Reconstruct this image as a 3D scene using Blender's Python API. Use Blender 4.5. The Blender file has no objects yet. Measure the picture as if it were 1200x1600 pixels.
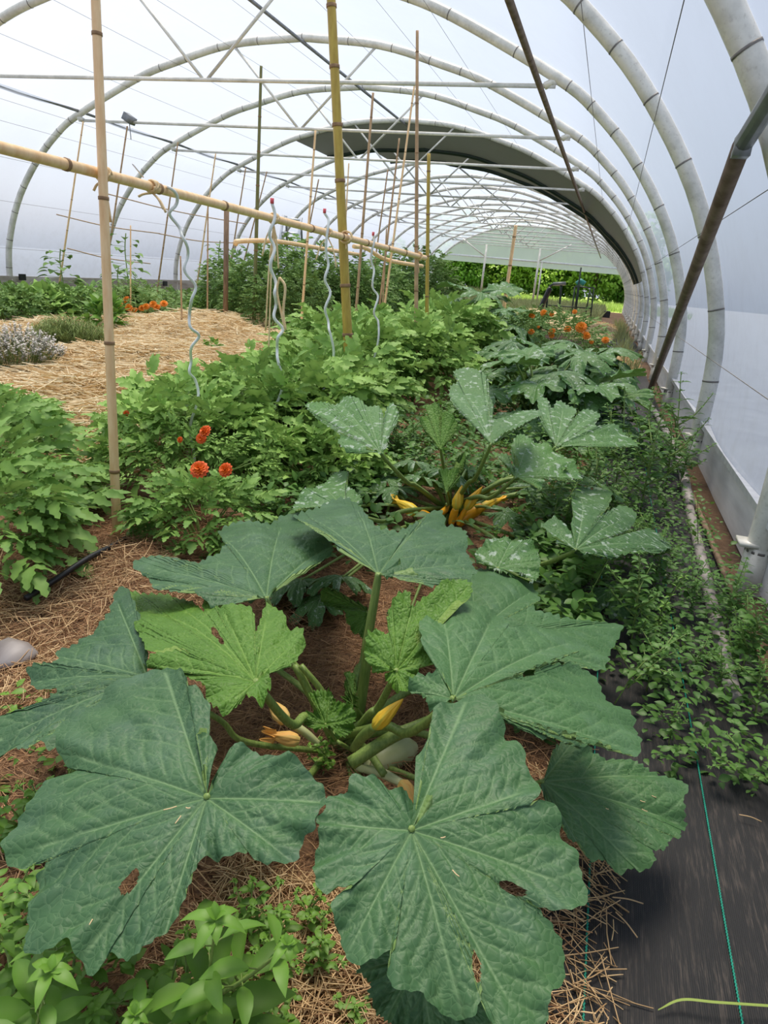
import bpy, math, random
import numpy as np
from mathutils import Vector, Matrix
rnd = random.Random(7)
rs = np.random.RandomState(11)
PI = math.pi

# ------------------------------------------------------------------ camera, sky, sun, exposure
SC = bpy.context.scene
COL = SC.collection
CAMF, YAW, PITCH, ROLL = 0.898, -0.2764, -0.3364, 0.0917
CAMP = np.array([0.0, 0.0, 1.0])
_f = np.array([math.sin(YAW)*math.cos(PITCH), math.cos(YAW)*math.cos(PITCH), math.sin(PITCH)])
_r = np.array([math.cos(YAW), -math.sin(YAW), 0.0])
_u = np.cross(_r, _f)
CR = math.cos(ROLL)*_r + math.sin(ROLL)*_u
CU = -math.sin(ROLL)*_r + math.cos(ROLL)*_u
CF = _f
cam = bpy.data.cameras.new('camera')
camo = bpy.data.objects.new('camera', cam)
COL.objects.link(camo)
cam.sensor_fit = 'HORIZONTAL'
cam.sensor_width = 36.0
cam.lens = 36.0*CAMF
cam.clip_start = 0.02
cam.clip_end = 400
M = Matrix.Identity(4)
for i in range(3):
    M[i][0] = CR[i]; M[i][1] = CU[i]; M[i][2] = -CF[i]; M[i][3] = CAMP[i]
camo.matrix_world = M
SC.camera = camo

W = bpy.data.worlds.new('world'); SC.world = W; W.use_nodes = True
wn = W.node_tree; wn.nodes.clear()
wo = wn.nodes.new('ShaderNodeOutputWorld'); wb = wn.nodes.new('ShaderNodeBackground')
sk = wn.nodes.new('ShaderNodeTexSky'); sk.sky_type = 'NISHITA'
sk.sun_disc = False; sk.sun_elevation = math.radians(38); sk.sun_rotation = math.radians(-60)
sk.air_density = 1.0; sk.dust_density = 3.0; sk.ozone_density = 1.0
mixw = wn.nodes.new('ShaderNodeMix'); mixw.data_type = 'RGBA'; mixw.inputs[0].default_value = 0.62
wn.links.new(sk.outputs[0], mixw.inputs[6]); mixw.inputs[7].default_value = (5.4, 6.1, 7.4, 1)
wn.links.new(mixw.outputs[2], wb.inputs[0]); wb.inputs[1].default_value = 0.115
wn.links.new(wb.outputs[0], wo.inputs[0])
sun = bpy.data.lights.new('sun', 'SUN'); sun.energy = 11.0; sun.angle = math.radians(24); sun.color = (1.0, 0.90, 0.76)
suno = bpy.data.objects.new('sun', sun); COL.objects.link(suno)
suno.rotation_euler = Vector((0.10, -0.28, -0.95)).to_track_quat('-Z', 'Y').to_euler()
SC.view_settings.view_transform = 'Standard'; SC.view_settings.look = 'None'
SC.view_settings.gamma = 1.0; SC.view_settings.use_curve_mapping = False
SC.view_settings.exposure = 0.24
SC.cycles.use_denoising = True
SC.cycles.max_bounces = 8; SC.cycles.diffuse_bounces = 4; SC.cycles.transmission_bounces = 4
SC.cycles.glossy_bounces = 2; SC.cycles.sample_clamp_indirect = 6.0; SC.cycles.transparent_max_bounces = 4
SC.cycles.caustics_reflective = False; SC.cycles.caustics_refractive = False

# ------------------------------------------------------------------ pixel helpers (photo frame 1200 x 1600)
def raydir(px, py):
    F = CAMF*1200
    return CF + CR*(px-600)/F - CU*(py-800)/F
def at_z(px, py, z):
    d = raydir(px, py); return CAMP + d*((z-CAMP[2])/d[2])
def at_y(px, py, y):
    d = raydir(px, py); return CAMP + d*((y-CAMP[1])/d[1])
def at_x(px, py, x):
    d = raydir(px, py); return CAMP + d*((x-CAMP[0])/d[0])

# ------------------------------------------------------------------ materials
def mat(name):
    m = bpy.data.materials.new(name); m.use_nodes = True
    nt = m.node_tree; nt.nodes.clear()
    out = nt.nodes.new('ShaderNodeOutputMaterial')
    return m, nt, out
def nd(nt, typ, **kw):
    n = nt.nodes.new(typ)
    for k, v in kw.items():
        if k.startswith('i_'):
            key = k[2:]
            n.inputs[int(key) if key.isdigit() else key.replace('_', ' ')].default_value = v
        else: setattr(n, k, v)
    return n
def noise(nt, scale, vec=None, detail=4, rough=0.55):
    n = nd(nt, 'ShaderNodeTexNoise', i_Scale=scale, i_Detail=detail, i_Roughness=rough)
    if vec is not None: nt.links.new(vec, n.inputs['Vector'])
    return n.outputs['Fac']
def ramp(nt, fac, stops):
    r = nt.nodes.new('ShaderNodeValToRGB')
    cr = r.color_ramp
    while len(cr.elements) < len(stops): cr.elements.new(0.5)
    for e, (p, c) in zip(cr.elements, stops): e.position = p; e.color = (c[0], c[1], c[2], 1)
    nt.links.new(fac, r.inputs[0]); return r.outputs[0]
def mixc(nt, fac, a, b, mode='MIX'):
    m = nt.nodes.new('ShaderNodeMix'); m.data_type = 'RGBA'; m.blend_type = mode
    if isinstance(fac, (int, float)): m.inputs[0].default_value = fac
    else: nt.links.new(fac, m.inputs[0])
    for s, v in ((6, a), (7, b)):
        if isinstance(v, tuple): m.inputs[s].default_value = (v[0], v[1], v[2], 1)
        else: nt.links.new(v, m.inputs[s])
    return m.outputs[2]
def mth(nt, op, a, b=None, clamp=False):
    m = nt.nodes.new('ShaderNodeMath'); m.operation = op; m.use_clamp = clamp
    for s, v in ((0, a), (1, b)):
        if v is None: continue
        if isinstance(v, (int, float)): m.inputs[s].default_value = v
        else: nt.links.new(v, m.inputs[s])
    return m.outputs[0]
def maprange(nt, v, a, b, c=0.0, d=1.0):
    m = nt.nodes.new('ShaderNodeMapRange'); nt.links.new(v, m.inputs[0])
    for i, x in enumerate((a, b, c, d)): m.inputs[i+1].default_value = x
    return m.outputs[0]
def objvec(nt, scale=None):
    t = nt.nodes.new('ShaderNodeTexCoord')
    if scale is None: return t.outputs['Object']
    mp = nt.nodes.new('ShaderNodeMapping'); mp.inputs['Scale'].default_value = scale
    nt.links.new(t.outputs['Object'], mp.inputs[0]); return mp.outputs[0]
def bump(nt, h, strength=0.4, dist=0.01):
    b = nd(nt, 'ShaderNodeBump', i_Strength=strength, i_Distance=dist)
    nt.links.new(h, b.inputs['Height']); return b.outputs[0]
def pbsdf(nt, col, rough=0.6, metal=0.0, normal=None, spec=0.5):
    p = nt.nodes.new('ShaderNodeBsdfPrincipled')
    if isinstance(col, tuple): p.inputs['Base Color'].default_value = (col[0], col[1], col[2], 1)
    else: nt.links.new(col, p.inputs['Base Color'])
    if isinstance(rough, (int, float)): p.inputs['Roughness'].default_value = rough
    else: nt.links.new(rough, p.inputs['Roughness'])
    p.inputs['Metallic'].default_value = metal
    p.inputs['Specular IOR Level'].default_value = spec
    if normal is not None: nt.links.new(normal, p.inputs['Normal'])
    return p.outputs[0]
def attr(nt, name='col'):
    a = nt.nodes.new('ShaderNodeAttribute'); a.attribute_name = name
    s = nt.nodes.new('ShaderNodeSeparateColor'); nt.links.new(a.outputs['Color'], s.inputs[0])
    return s.outputs            # Red = vein, Green = tone, Blue = radial
def leafmat(name, dark, light, back, vein=(0.35, 0.5, 0.18), rough=0.5, mottle=0.0, trans=0.25, pucker=0.0, pscale=70, bloom=0.0):
    m, nt, out = mat(name)
    a = attr(nt); v = objvec(nt)
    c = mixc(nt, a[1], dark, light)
    n1 = noise(nt, 14, v, 3)
    c = mixc(nt, maprange(nt, n1, 0.3, 0.75, 0.0, 0.45), c, light)
    if bloom:
        n3 = noise(nt, 9, v, 5, 0.6)
        c = mixc(nt, maprange(nt, n3, 0.5, 0.8, 0.0, bloom), c, (0.22, 0.32, 0.27))
    if mottle:
        # silver blotches of the variety, thickest beside the veins
        n2 = noise(nt, 42, v, 3, 0.5)
        k = mth(nt, 'ADD', n2, mth(nt, 'MULTIPLY', a[0], 0.10))
        k2 = mth(nt, 'ADD', k, mth(nt, 'MULTIPLY', noise(nt, 17, v, 2), 0.25))
        c = mixc(nt, mth(nt, 'MULTIPLY', maprange(nt, k2, 0.71, 0.78), mottle), c, (0.42, 0.52, 0.42))
    c = mixc(nt, mth(nt, 'MULTIPLY', a[0], 0.75), c, vein)
    g = nt.nodes.new('ShaderNodeNewGeometry')
    cb = mixc(nt, mth(nt, 'MULTIPLY', a[0], 0.6), back, vein)
    c2 = mixc(nt, g.outputs['Backfacing'], c, cb)
    nrm = None
    if pucker:
        vo = nd(nt, 'ShaderNodeTexVoronoi', feature='DISTANCE_TO_EDGE', i_Scale=pscale)
        dv = nt.nodes.new('ShaderNodeVectorMath'); dv.operation = 'ADD'
        nz = nd(nt, 'ShaderNodeTexNoise', i_Scale=40.0); nt.links.new(v, nz.inputs['Vector'])
        sc = nt.nodes.new('ShaderNodeVectorMath'); sc.operation = 'SCALE'; sc.inputs['Scale'].default_value = 0.012
        nt.links.new(nz.outputs['Color'], sc.inputs[0]); nt.links.new(v, dv.inputs[0]); nt.links.new(sc.outputs[0], dv.inputs[1])
        nt.links.new(dv.outputs[0], vo.inputs['Vector'])
        h = maprange(nt, vo.outputs['Distance'], 0.0, 0.25)
        h2 = mth(nt, 'SUBTRACT', h, mth(nt, 'MULTIPLY', a[0], 0.8))
        nrm = bump(nt, h2, pucker, 0.004)
        c2 = mixc(nt, maprange(nt, vo.outputs['Distance'], 0.035, 0.0, 0.0, 0.30), c2, vein)
    p = pbsdf(nt, c2, rough, normal=nrm, spec=0.32)
    t = nt.nodes.new('ShaderNodeBsdfTranslucent')
    nt.links.new(mixc(nt, 0.5, c2, light, 'MIX'), t.inputs[0])
    ms = nt.nodes.new('ShaderNodeMixShader'); ms.inputs[0].default_value = trans
    nt.links.new(p, ms.inputs[1]); nt.links.new(t.outputs[0], ms.inputs[2])
    nt.links.new(ms.outputs[0], out.inputs[0]); return m
def simple(name, c1, c2, scale=20, rough=0.6, metal=0.0, bumpd=0.0, stretch=None, use_tone=False, detail=4):
    m, nt, out = mat(name)
    v = objvec(nt, stretch) if stretch else objvec(nt)
    n = noise(nt, scale, v, detail)
    if use_tone:
        a = attr(nt); f = mth(nt, 'ADD', mth(nt, 'MULTIPLY', a[1], 0.8), mth(nt, 'MULTIPLY', n, 0.2))
        c = mixc(nt, f, c1, c2)
    else:
        c = ramp(nt, n, [(0.3, c1), (0.7, c2)])
    nrm = bump(nt, n, 0.5, bumpd) if bumpd else None
    nt.links.new(pbsdf(nt, c, rough, metal, nrm), out.inputs[0]); return m

MT = {}
MT['zuc'] = leafmat('zucchini_leaf_blue_green', (0.024, 0.070, 0.040), (0.085, 0.20, 0.058), (0.16, 0.26, 0.07), vein=(0.20, 0.32, 0.15), rough=0.5, trans=0.10, pucker=0.20, pscale=95, bloom=0.28)
MT['zuc_young'] = leafmat('zucchini_leaf_young', (0.070, 0.17, 0.022), (0.13, 0.28, 0.035), (0.2, 0.32, 0.06), vein=(0.24, 0.40, 0.09), rough=0.5, trans=0.2, pucker=0.4, pscale=95)
MT['zuc_mot'] = leafmat('zucchini_leaf_mottled', (0.042, 0.115, 0.034), (0.11, 0.25, 0.06), (0.12, 0.22, 0.035), vein=(0.24, 0.36, 0.17), rough=0.5, trans=0.15, pucker=0.35, pscale=80, mottle=0.85, bloom=0.25)
MT['tom'] = leafmat('tomato_leaf', (0.085, 0.22, 0.035), (0.36, 0.58, 0.13), (0.15, 0.26, 0.07), rough=0.55, trans=0.25)
MT['tom_dark'] = leafmat('tomato_leaf_dark', (0.06, 0.145, 0.03), (0.22, 0.38, 0.09), (0.12, 0.2, 0.06), rough=0.55, trans=0.22)
MT['weed'] = leafmat('weed_leaf', (0.06, 0.17, 0.022), (0.21, 0.42, 0.045), (0.15, 0.30, 0.06), rough=0.45, trans=0.3)
MT['weed_dark'] = leafmat('weed_leaf_dark', (0.035, 0.11, 0.02), (0.13, 0.30, 0.045), (0.12, 0.22, 0.05), rough=0.45, trans=0.25)
MT['herb'] = leafmat('herb_leaf', (0.10, 0.16, 0.04), (0.24, 0.31, 0.09), (0.2, 0.25, 0.1), rough=0.6, trans=0.2)
MT['lav'] = simple('lavender_grey', (0.40, 0.38, 0.35), (0.72, 0.68, 0.64), 40, 0.8, use_tone=True)
MT['tree'] = leafmat('tree_leaf', (0.06, 0.17, 0.015), (0.24, 0.48, 0.05), (0.12, 0.25, 0.04), rough=0.5, trans=0.4)
MT['tree_b'] = leafmat('tree_leaf_light', (0.14, 0.30, 0.03), (0.45, 0.66, 0.09), (0.2, 0.35, 0.06), rough=0.5, trans=0.4)
MT['grassm'] = leafmat('grass_blade', (0.14, 0.27, 0.04), (0.42, 0.55, 0.13), (0.2, 0.3, 0.08), rough=0.6, trans=0.3)
MT['drygrass'] = leafmat('dry_grass_blade', (0.12, 0.19, 0.06), (0.36, 0.38, 0.17), (0.2, 0.22, 0.1), rough=0.7, trans=0.3)
MT['stem'] = simple('green_stem', (0.13, 0.22, 0.045), (0.26, 0.36, 0.09), 30, 0.5, stretch=(8, 8, 1))
MT['stem_dk'] = simple('brown_green_stem', (0.10, 0.12, 0.04), (0.22, 0.2, 0.08), 30, 0.6)
MT['twig'] = simple('woody_stem', (0.10, 0.07, 0.04), (0.2, 0.15, 0.09), 30, 0.8)
MT['straw'] = simple('golden_straw', (0.60, 0.38, 0.15), (1.0, 0.90, 0.64), 30, 0.55, use_tone=True)
MT['straw_old'] = simple('weathered_straw', (0.14, 0.055, 0.022), (0.60, 0.36, 0.18), 30, 0.7, use_tone=True)
MT['straw_pale'] = simple('pale_straw', (0.34, 0.19, 0.08), (0.85, 0.62, 0.34), 30, 0.6, use_tone=True)
MT['bamboo'] = simple('dry_bamboo', (0.80, 0.50, 0.24), (0.96, 0.70, 0.40), 9, 0.38, stretch=(6, 6, 1.2))
MT['bamboo_y'] = simple('yellow_bamboo', (0.38, 0.25, 0.03), (0.52, 0.38, 0.06), 9, 0.35, stretch=(6, 6, 1.2))
MT['bamboo_g'] = simple('green_bamboo', (0.12, 0.13, 0.03), (0.2, 0.19, 0.06), 9, 0.4, stretch=(6, 6, 1.2))
MT['cane'] = simple('thin_cane', (0.34, 0.21, 0.11), (0.58, 0.38, 0.21), 12, 0.6)
MT['node'] = simple('bamboo_node', (0.20, 0.11, 0.05), (0.35, 0.21, 0.1), 30, 0.6)
MT['wood'] = simple('weathered_wood', (0.16, 0.10, 0.06), (0.30, 0.20, 0.13), 12, 0.75, stretch=(6, 6, 0.8), bumpd=0.002)
MT['raffia'] = simple('raffia', (0.65, 0.45, 0.22), (0.9, 0.70, 0.42), 30, 0.7)
MT['spiral'] = simple('galvanised_spiral', (0.66, 0.69, 0.66), (0.85, 0.88, 0.85), 20, 0.35, 0.1)
MT['alu'] = simple('aluminium', (0.6, 0.62, 0.66), (0.78, 0.8, 0.84), 20, 0.35, 0.5)
MT['rust'] = simple('rusty_pipe', (0.10, 0.065, 0.04), (0.22, 0.16, 0.11), 14, 0.55, 0.2, stretch=(1, 1, 0.3))
MT['darkmetal'] = simple('dark_green_metal', (0.015, 0.03, 0.022), (0.03, 0.05, 0.04), 14, 0.45, 0.2)
MT['purlin'] = simple('grey_purlin', (0.16, 0.17, 0.18), (0.26, 0.27, 0.28), 14, 0.45, 0.3)
MT['black'] = simple('black_plastic', (0.008, 0.009, 0.01), (0.02, 0.02, 0.024), 20, 0.4)
MT['pink'] = simple('pink_cap', (0.7, 0.09, 0.12), (0.8, 0.15, 0.16), 10, 0.4)
MT['teal'] = simple('teal_plastic', (0.02, 0.25, 0.2), (0.04, 0.32, 0.26), 10, 0.4)
MT['orange'] = simple('orange_petal', (0.80, 0.16, 0.008), (0.97, 0.36, 0.02), 60, 0.6, use_tone=True)
MT['red'] = simple('red_orange_petal', (0.75, 0.06, 0.006), (0.93, 0.20, 0.012), 60, 0.6, use_tone=True)
MT['yellowcore'] = simple('yellow_stamens', (0.75, 0.35, 0.02), (0.85, 0.5, 0.04), 60, 0.6)
MT['cloth'] = simple('white_cloth_paper', (0.62, 0.66, 0.66), (0.8, 0.82, 0.8), 10, 0.7)
MT['zuc_pale'] = simple('pale_zucchini_skin', (0.40, 0.46, 0.20), (0.60, 0.62, 0.34), 14, 0.4)
MT['zuc_yellow'] = simple('yellow_zucchini_skin', (0.85, 0.36, 0.015), (0.95, 0.52, 0.03), 10, 0.32)
MT['card'] = simple('brown_card', (0.3, 0.22, 0.15), (0.42, 0.33, 0.24), 10, 0.8)
MT['twine'] = simple('green_twine', (0.0, 0.20, 0.13), (0.01, 0.33, 0.23), 90, 0.6)

# blossom: yellow with green ribs on attribute Red
m, nt, out = mat('blossom_petal'); a = attr(nt)
c = mixc(nt, a[1], (0.78, 0.62, 0.05), (0.92, 0.46, 0.02)); c = mixc(nt, mth(nt, 'MULTIPLY', a[0], 0.7), c, (0.38, 0.46, 0.06))
nt.links.new(pbsdf(nt, c, 0.5), out.inputs[0]); MT['blossom'] = m
m, nt, out = mat('wilted_blossom_petal'); a = attr(nt)
c = mixc(nt, a[1], (0.70, 0.55, 0.22), (0.80, 0.42, 0.10)); c = mixc(nt, mth(nt, 'MULTIPLY', a[0], 0.5), c, (0.5, 0.5, 0.16))
nt.links.new(pbsdf(nt, c, 0.6), out.inputs[0]); MT['blossom_old'] = m
# galvanised hoop with stains
m, nt, out = mat('galvanised_hoop'); v = objvec(nt)
n1 = noise(nt, 5, v, 5, 0.65); n2 = noise(nt, 60, v, 3)
c = ramp(nt, n1, [(0.35, (0.54, 0.53, 0.47)), (0.6, (0.77, 0.75, 0.68))])
c = mixc(nt, maprange(nt, n2, 0.56, 0.75, 0, 0.35), c, (0.30, 0.27, 0.22))
nt.links.new(pbsdf(nt, c, 0.38, 0.12), out.inputs[0]); MT['hoop'] = m
MT['tie'] = simple('dark_tie_wire', (0.14, 0.13, 0.12), (0.24, 0.22, 0.2), 20, 0.5, 0.3)
# translucent film
def filmmat(name, tint, dirt_shade, shade_z, tr=0.72, clear=0.25):
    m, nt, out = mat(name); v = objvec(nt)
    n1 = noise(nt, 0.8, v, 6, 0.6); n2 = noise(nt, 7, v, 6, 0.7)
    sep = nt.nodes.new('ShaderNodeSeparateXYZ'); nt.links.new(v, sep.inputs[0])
    low = maprange(nt, sep.outputs[2], shade_z, 0.0, 0.0, 1.0)  # greys the film towards the ground: shade from outside put into its colour
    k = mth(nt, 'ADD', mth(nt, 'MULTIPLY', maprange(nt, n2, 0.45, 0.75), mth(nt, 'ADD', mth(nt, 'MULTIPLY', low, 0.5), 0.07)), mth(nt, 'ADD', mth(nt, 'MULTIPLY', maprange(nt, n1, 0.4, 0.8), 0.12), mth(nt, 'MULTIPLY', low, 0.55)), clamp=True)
    c = mixc(nt, k, tint, dirt_shade)  # patchy grime plus the painted low shade
    wv = nd(nt, 'ShaderNodeTexNoise', i_Scale=2.2, i_Detail=3.0)
    nt.links.new(objvec(nt, (1, 0.35, 1)), wv.inputs['Vector'])
    b = bump(nt, wv.outputs['Fac'], 0.35, 0.05)
    d = nt.nodes.new('ShaderNodeBsdfPrincipled'); nt.links.new(c, d.inputs['Base Color']); d.inputs['Roughness'].default_value = 0.42
    nt.links.new(b, d.inputs['Normal'])
    t = nt.nodes.new('ShaderNodeBsdfTranslucent'); nt.links.new(c, t.inputs[0])
    ms = nt.nodes.new('ShaderNodeMixShader'); ms.inputs[0].default_value = tr
    nt.links.new(d.outputs[0], ms.inputs[1]); nt.links.new(t.outputs[0], ms.inputs[2])
    tp = nt.nodes.new('ShaderNodeBsdfTransparent'); m2 = nt.nodes.new('ShaderNodeMixShader'); m2.inputs[0].default_value = clear
    nt.links.new(ms.outputs[0], m2.inputs[1]); nt.links.new(tp.outputs[0], m2.inputs[2]); nt.links.new(m2.outputs[0], out.inputs[0])
    return m
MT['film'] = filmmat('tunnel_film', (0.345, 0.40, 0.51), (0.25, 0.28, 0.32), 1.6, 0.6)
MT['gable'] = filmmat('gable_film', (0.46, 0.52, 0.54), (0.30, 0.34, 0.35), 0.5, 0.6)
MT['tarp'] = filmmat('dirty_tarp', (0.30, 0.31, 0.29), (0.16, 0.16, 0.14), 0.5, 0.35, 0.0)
# soil
m, nt, out = mat('soil'); v = objvec(nt)
n1 = noise(nt, 3, v, 6, 0.65); n2 = noise(nt, 40, v, 5, 0.7)
c = ramp(nt, n1, [(0.3, (0.075, 0.042, 0.024)), (0.7, (0.17, 0.10, 0.055))]); c = mixc(nt, maprange(nt, n2, 0.5, 0.7, 0, 0.6), c, (0.26, 0.16, 0.085))
nt.links.new(pbsdf(nt, c, 0.95, normal=bump(nt, n2, 0.8, 0.02)), out.inputs[0]); MT['soil'] = m
# straw bed under the loose strands
def bedmat(name, c1, c2):
    m, nt, out = mat(name)
    va = nd(nt, 'ShaderNodeTexNoise', i_Scale=22.0, i_Detail=5.0, i_Distortion=1.5); nt.links.new(objvec(nt, (1, 3.5, 1)), va.inputs['Vector'])
    vb = nd(nt, 'ShaderNodeTexNoise', i_Scale=22.0, i_Detail=5.0, i_Distortion=1.5); nt.links.new(objvec(nt, (3.5, 1, 1)), vb.inputs['Vector'])
    mx = mth(nt, 'MAXIMUM', va.outputs['Fac'], vb.outputs['Fac'])
    c = ramp(nt, mx, [(0.38, c1), (0.66, c2)])
    nt.links.new(pbsdf(nt, c, 0.85, normal=bump(nt, mx, 0.5, 0.015)), out.inputs[0]); return m
MT['bed_gold'] = bedmat('golden_straw_bed', (0.48, 0.30, 0.12), (0.98, 0.82, 0.52))
MT['bed_old'] = bedmat('weathered_straw_bed', (0.07, 0.033, 0.017), (0.36, 0.20, 0.10))
# woven ground cloth
m, nt, out = mat('woven_ground_cloth'); v = objvec(nt)
w1 = nd(nt, 'ShaderNodeTexWave', wave_type='BANDS', bands_direction='X', i_Scale=95.0, i_Distortion=0.6); nt.links.new(v, w1.inputs['Vector'])
w2 = nd(nt, 'ShaderNodeTexWave', wave_type='BANDS', bands_direction='Y', i_Scale=160.0, i_Distortion=0.6); nt.links.new(v, w2.inputs['Vector'])
wm = mth(nt, 'MULTIPLY', w1.outputs['Fac'], w2.outputs['Fac'])
st = nd(nt, 'ShaderNodeTexNoise', i_Scale=30.0, i_Detail=6.0, i_Roughness=0.7); nt.links.new(objvec(nt, (6, 0.5, 1)), st.inputs['Vector'])
dd = noise(nt, 6, v, 6, 0.7)
c = mixc(nt, wm, (0.007, 0.007, 0.008), (0.034, 0.033, 0.034))
c = mixc(nt, mth(nt, 'MULTIPLY', maprange(nt, st.outputs['Fac'], 0.5, 0.75), maprange(nt, dd, 0.35, 0.7, 0.1, 0.8)), c, (0.20, 0.16, 0.13))
nt.links.new(pbsdf(nt, c, 0.6, normal=bump(nt, wm, 0.5, 0.003)), out.inputs[0]); MT['weave'] = m
# grey plank / sheet metal kick board
MT['board'] = simple('grey_side_board', (0.62, 0.62, 0.62), (0.85, 0.85, 0.84), 5, 0.6, stretch=(1, 0.4, 3), detail=6)
MT['pvc'] = simple('dusty_grey_pipe', (0.24, 0.21, 0.20), (0.42, 0.38, 0.36), 12, 0.55, stretch=(1, 0.3, 1), detail=6)
MT['outsoil'] = simple('outside_gravel', (0.17, 0.19, 0.23), (0.22, 0.25, 0.30), 3, 0.9)
MT['lawn'] = simple('outside_lawn', (0.17, 0.30, 0.04), (0.38, 0.52, 0.10), 2.2, 0.9, detail=6)
MT['sidestrip'] = simple('dirty_side_strip', (0.26, 0.22, 0.17), (0.60, 0.58, 0.54), 4, 0.8, stretch=(1, 0.4, 2), detail=6)

# ------------------------------------------------------------------ mesh helpers
class MB:
    """collects pieces: verts, quads/tris, per-vertex colour attribute, material slot"""
    def __init__(s): s.V = []; s.F = []; s.C = []; s.MI = []; s.n = 0
    def add(s, V, F, C=None, mi=0):
        V = np.asarray(V, float).reshape(-1, 3)
        s.V.append(V); F = np.asarray(F, int)
        s.F.append(F + s.n); s.MI.append(np.full(len(F), mi))
        if C is None: C = np.tile([0, .5, 0], (len(V), 1))
        C = np.asarray(C, float)
        if C.ndim == 1: C = np.tile(C, (len(V), 1))
        s.C.append(C); s.n += len(V); return s
    def build(s, name, mats, parent=None, smooth=True, origin=None):
        V = np.vstack(s.V); C = np.vstack(s.C)
        o0 = np.zeros(3) if origin is None else np.asarray(origin, float)
        me = bpy.data.meshes.new(name)
        lens = np.concatenate([np.full(len(f), f.shape[1]) for f in s.F])
        loops = np.concatenate([f.ravel() for f in s.F])
        me.vertices.add(len(V)); me.vertices.foreach_set('co', (V - o0).astype(np.float32).ravel())
        me.loops.add(len(loops)); me.loops.foreach_set('vertex_index', loops.astype(np.int32))
        me.polygons.add(len(lens)); st = np.concatenate([[0], np.cumsum(lens)[:-1]])
        me.polygons.foreach_set('loop_start', st.astype(np.int32)); me.polygons.foreach_set('loop_total', lens.astype(np.int32))
        me.polygons.foreach_set('material_index', np.concatenate(s.MI).astype(np.int32))
        me.polygons.foreach_set('use_smooth', np.full(len(lens), smooth))
        at = me.attributes.new('col', 'FLOAT_COLOR', 'POINT')
        at.data.foreach_set('color', np.hstack([C, np.ones((len(C), 1))]).astype(np.float32).ravel())
        me.update(); me.validate()
        for m_ in (mats if isinstance(mats, (list, tuple)) else [mats]): me.materials.append(MT[m_] if isinstance(m_, str) else m_)
        o = bpy.data.objects.new(name, me); COL.objects.link(o)
        if parent is not None: o.parent = parent; o.location = Vector(o0)
        else: o.location = Vector(o0)
        return o
def tag(o, label, cat, group=None, kind=None):
    if label: o['label'] = label
    if cat: o['category'] = cat
    if group: o['group'] = group
    if kind: o['kind'] = kind
    return o
def empty(name, loc=(0, 0, 0), rz=0, label=None, cat=None, group=None, kind=None):
    o = bpy.data.objects.new(name, None); COL.objects.link(o); o.location = Vector(loc); o.rotation_euler = (0, 0, rz)
    o.empty_display_size = 0.05
    return tag(o, label, cat, group, kind)
def copy_tree(o, parent=None):
    c = o.copy(); COL.objects.link(c); c.parent = parent
    for ch in KIDS.get(o.name, []) or list(o.children): copy_tree(ch, c)
    return c
KIDS = {}
def struct(o): o['kind'] = 'structure'; return o
def catmull(P, n=6):
    P = np.asarray(P, float)
    if len(P) < 3: return np.array([P[0] + (P[-1]-P[0])*t for t in np.linspace(0, 1, n+1)])
    Q = np.vstack([2*P[0]-P[1], P, 2*P[-1]-P[-2]]); out = []
    for i in range(1, len(Q)-2):
        for t in np.arange(n)/n:
            out.append(0.5*((2*Q[i]) + (-Q[i-1]+Q[i+1])*t + (2*Q[i-1]-5*Q[i]+4*Q[i+1]-Q[i+2])*t*t + (-Q[i-1]+3*Q[i]-3*Q[i+1]+Q[i+2])*t**3))
    out.append(P[-1]); return np.array(out)
def tube(mb, P, r, sides=8, C=None, mi=0, rib=0.0, cap=True):
    P = np.asarray(P, float); n = len(P); r = np.full(n, r) if np.isscalar(r) else np.interp(np.linspace(0, 1, n), np.linspace(0, 1, len(r)), r)
    T = np.gradient(P, axis=0); T /= np.linalg.norm(T, axis=1)[:, None]+1e-12
    up = np.array([0, 0, 1.0]) if abs(T[0][2]) < 0.9 else np.array([1.0, 0, 0])
    N = np.cross(T[0], up); N /= np.linalg.norm(N); V = []
    th = np.linspace(0, 2*PI, sides, endpoint=False)
    rr = 1 + rib*np.cos(th*(sides//2)) if rib else np.ones(sides)
    for i in range(n):
        N = N - T[i]*(N@T[i]); N /= np.linalg.norm(N)+1e-12; B = np.cross(T[i], N)
        V.append(P[i] + (np.outer(np.cos(th)*rr, N) + np.outer(np.sin(th)*rr, B))*r[i])
    V = np.vstack(V); i0 = np.arange(n-1)[:, None]*sides; j = np.arange(sides)[None]; j2 = (j+1) % sides
    F = np.stack([i0+j, i0+sides+j, i0+sides+j2, i0+j2], -1).reshape(-1, 4)[:, ::-1]
    if cap:
        a = len(V); V = np.vstack([V, P[0], P[-1]])
        jj = np.arange(sides); j2 = (jj+1) % sides
        Ft = np.vstack([np.stack([np.full(sides, a), jj, j2, ], -1)[:, ::-1], np.stack([np.full(sides, a+1), (n-1)*sides+jj, (n-1)*sides+j2], -1)])
        mb.add(V, F, C, mi); mb.n -= len(V); mb.F.append(Ft+mb.n); mb.MI.append(np.full(len(Ft), mi)); mb.n += len(V)
    else: mb.add(V, F, C, mi)
def box(mb, c, s, mi=0, C=None, rot=None):
    x, y, z = np.array(s)/2.0
    V = np.array([[-x,-y,-z],[x,-y,-z],[x,y,-z],[-x,y,-z],[-x,-y,z],[x,-y,z],[x,y,z],[-x,y,z]])
    if rot is not None: V = V @ np.asarray(rot).T
    mb.add(V+np.array(c), [[0,3,2,1],[4,5,6,7],[0,1,5,4],[1,2,6,5],[2,3,7,6],[3,0,4,7]], C, mi)
def norm(a): return a/(np.linalg.norm(a, axis=-1, keepdims=True)+1e-12)

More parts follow.
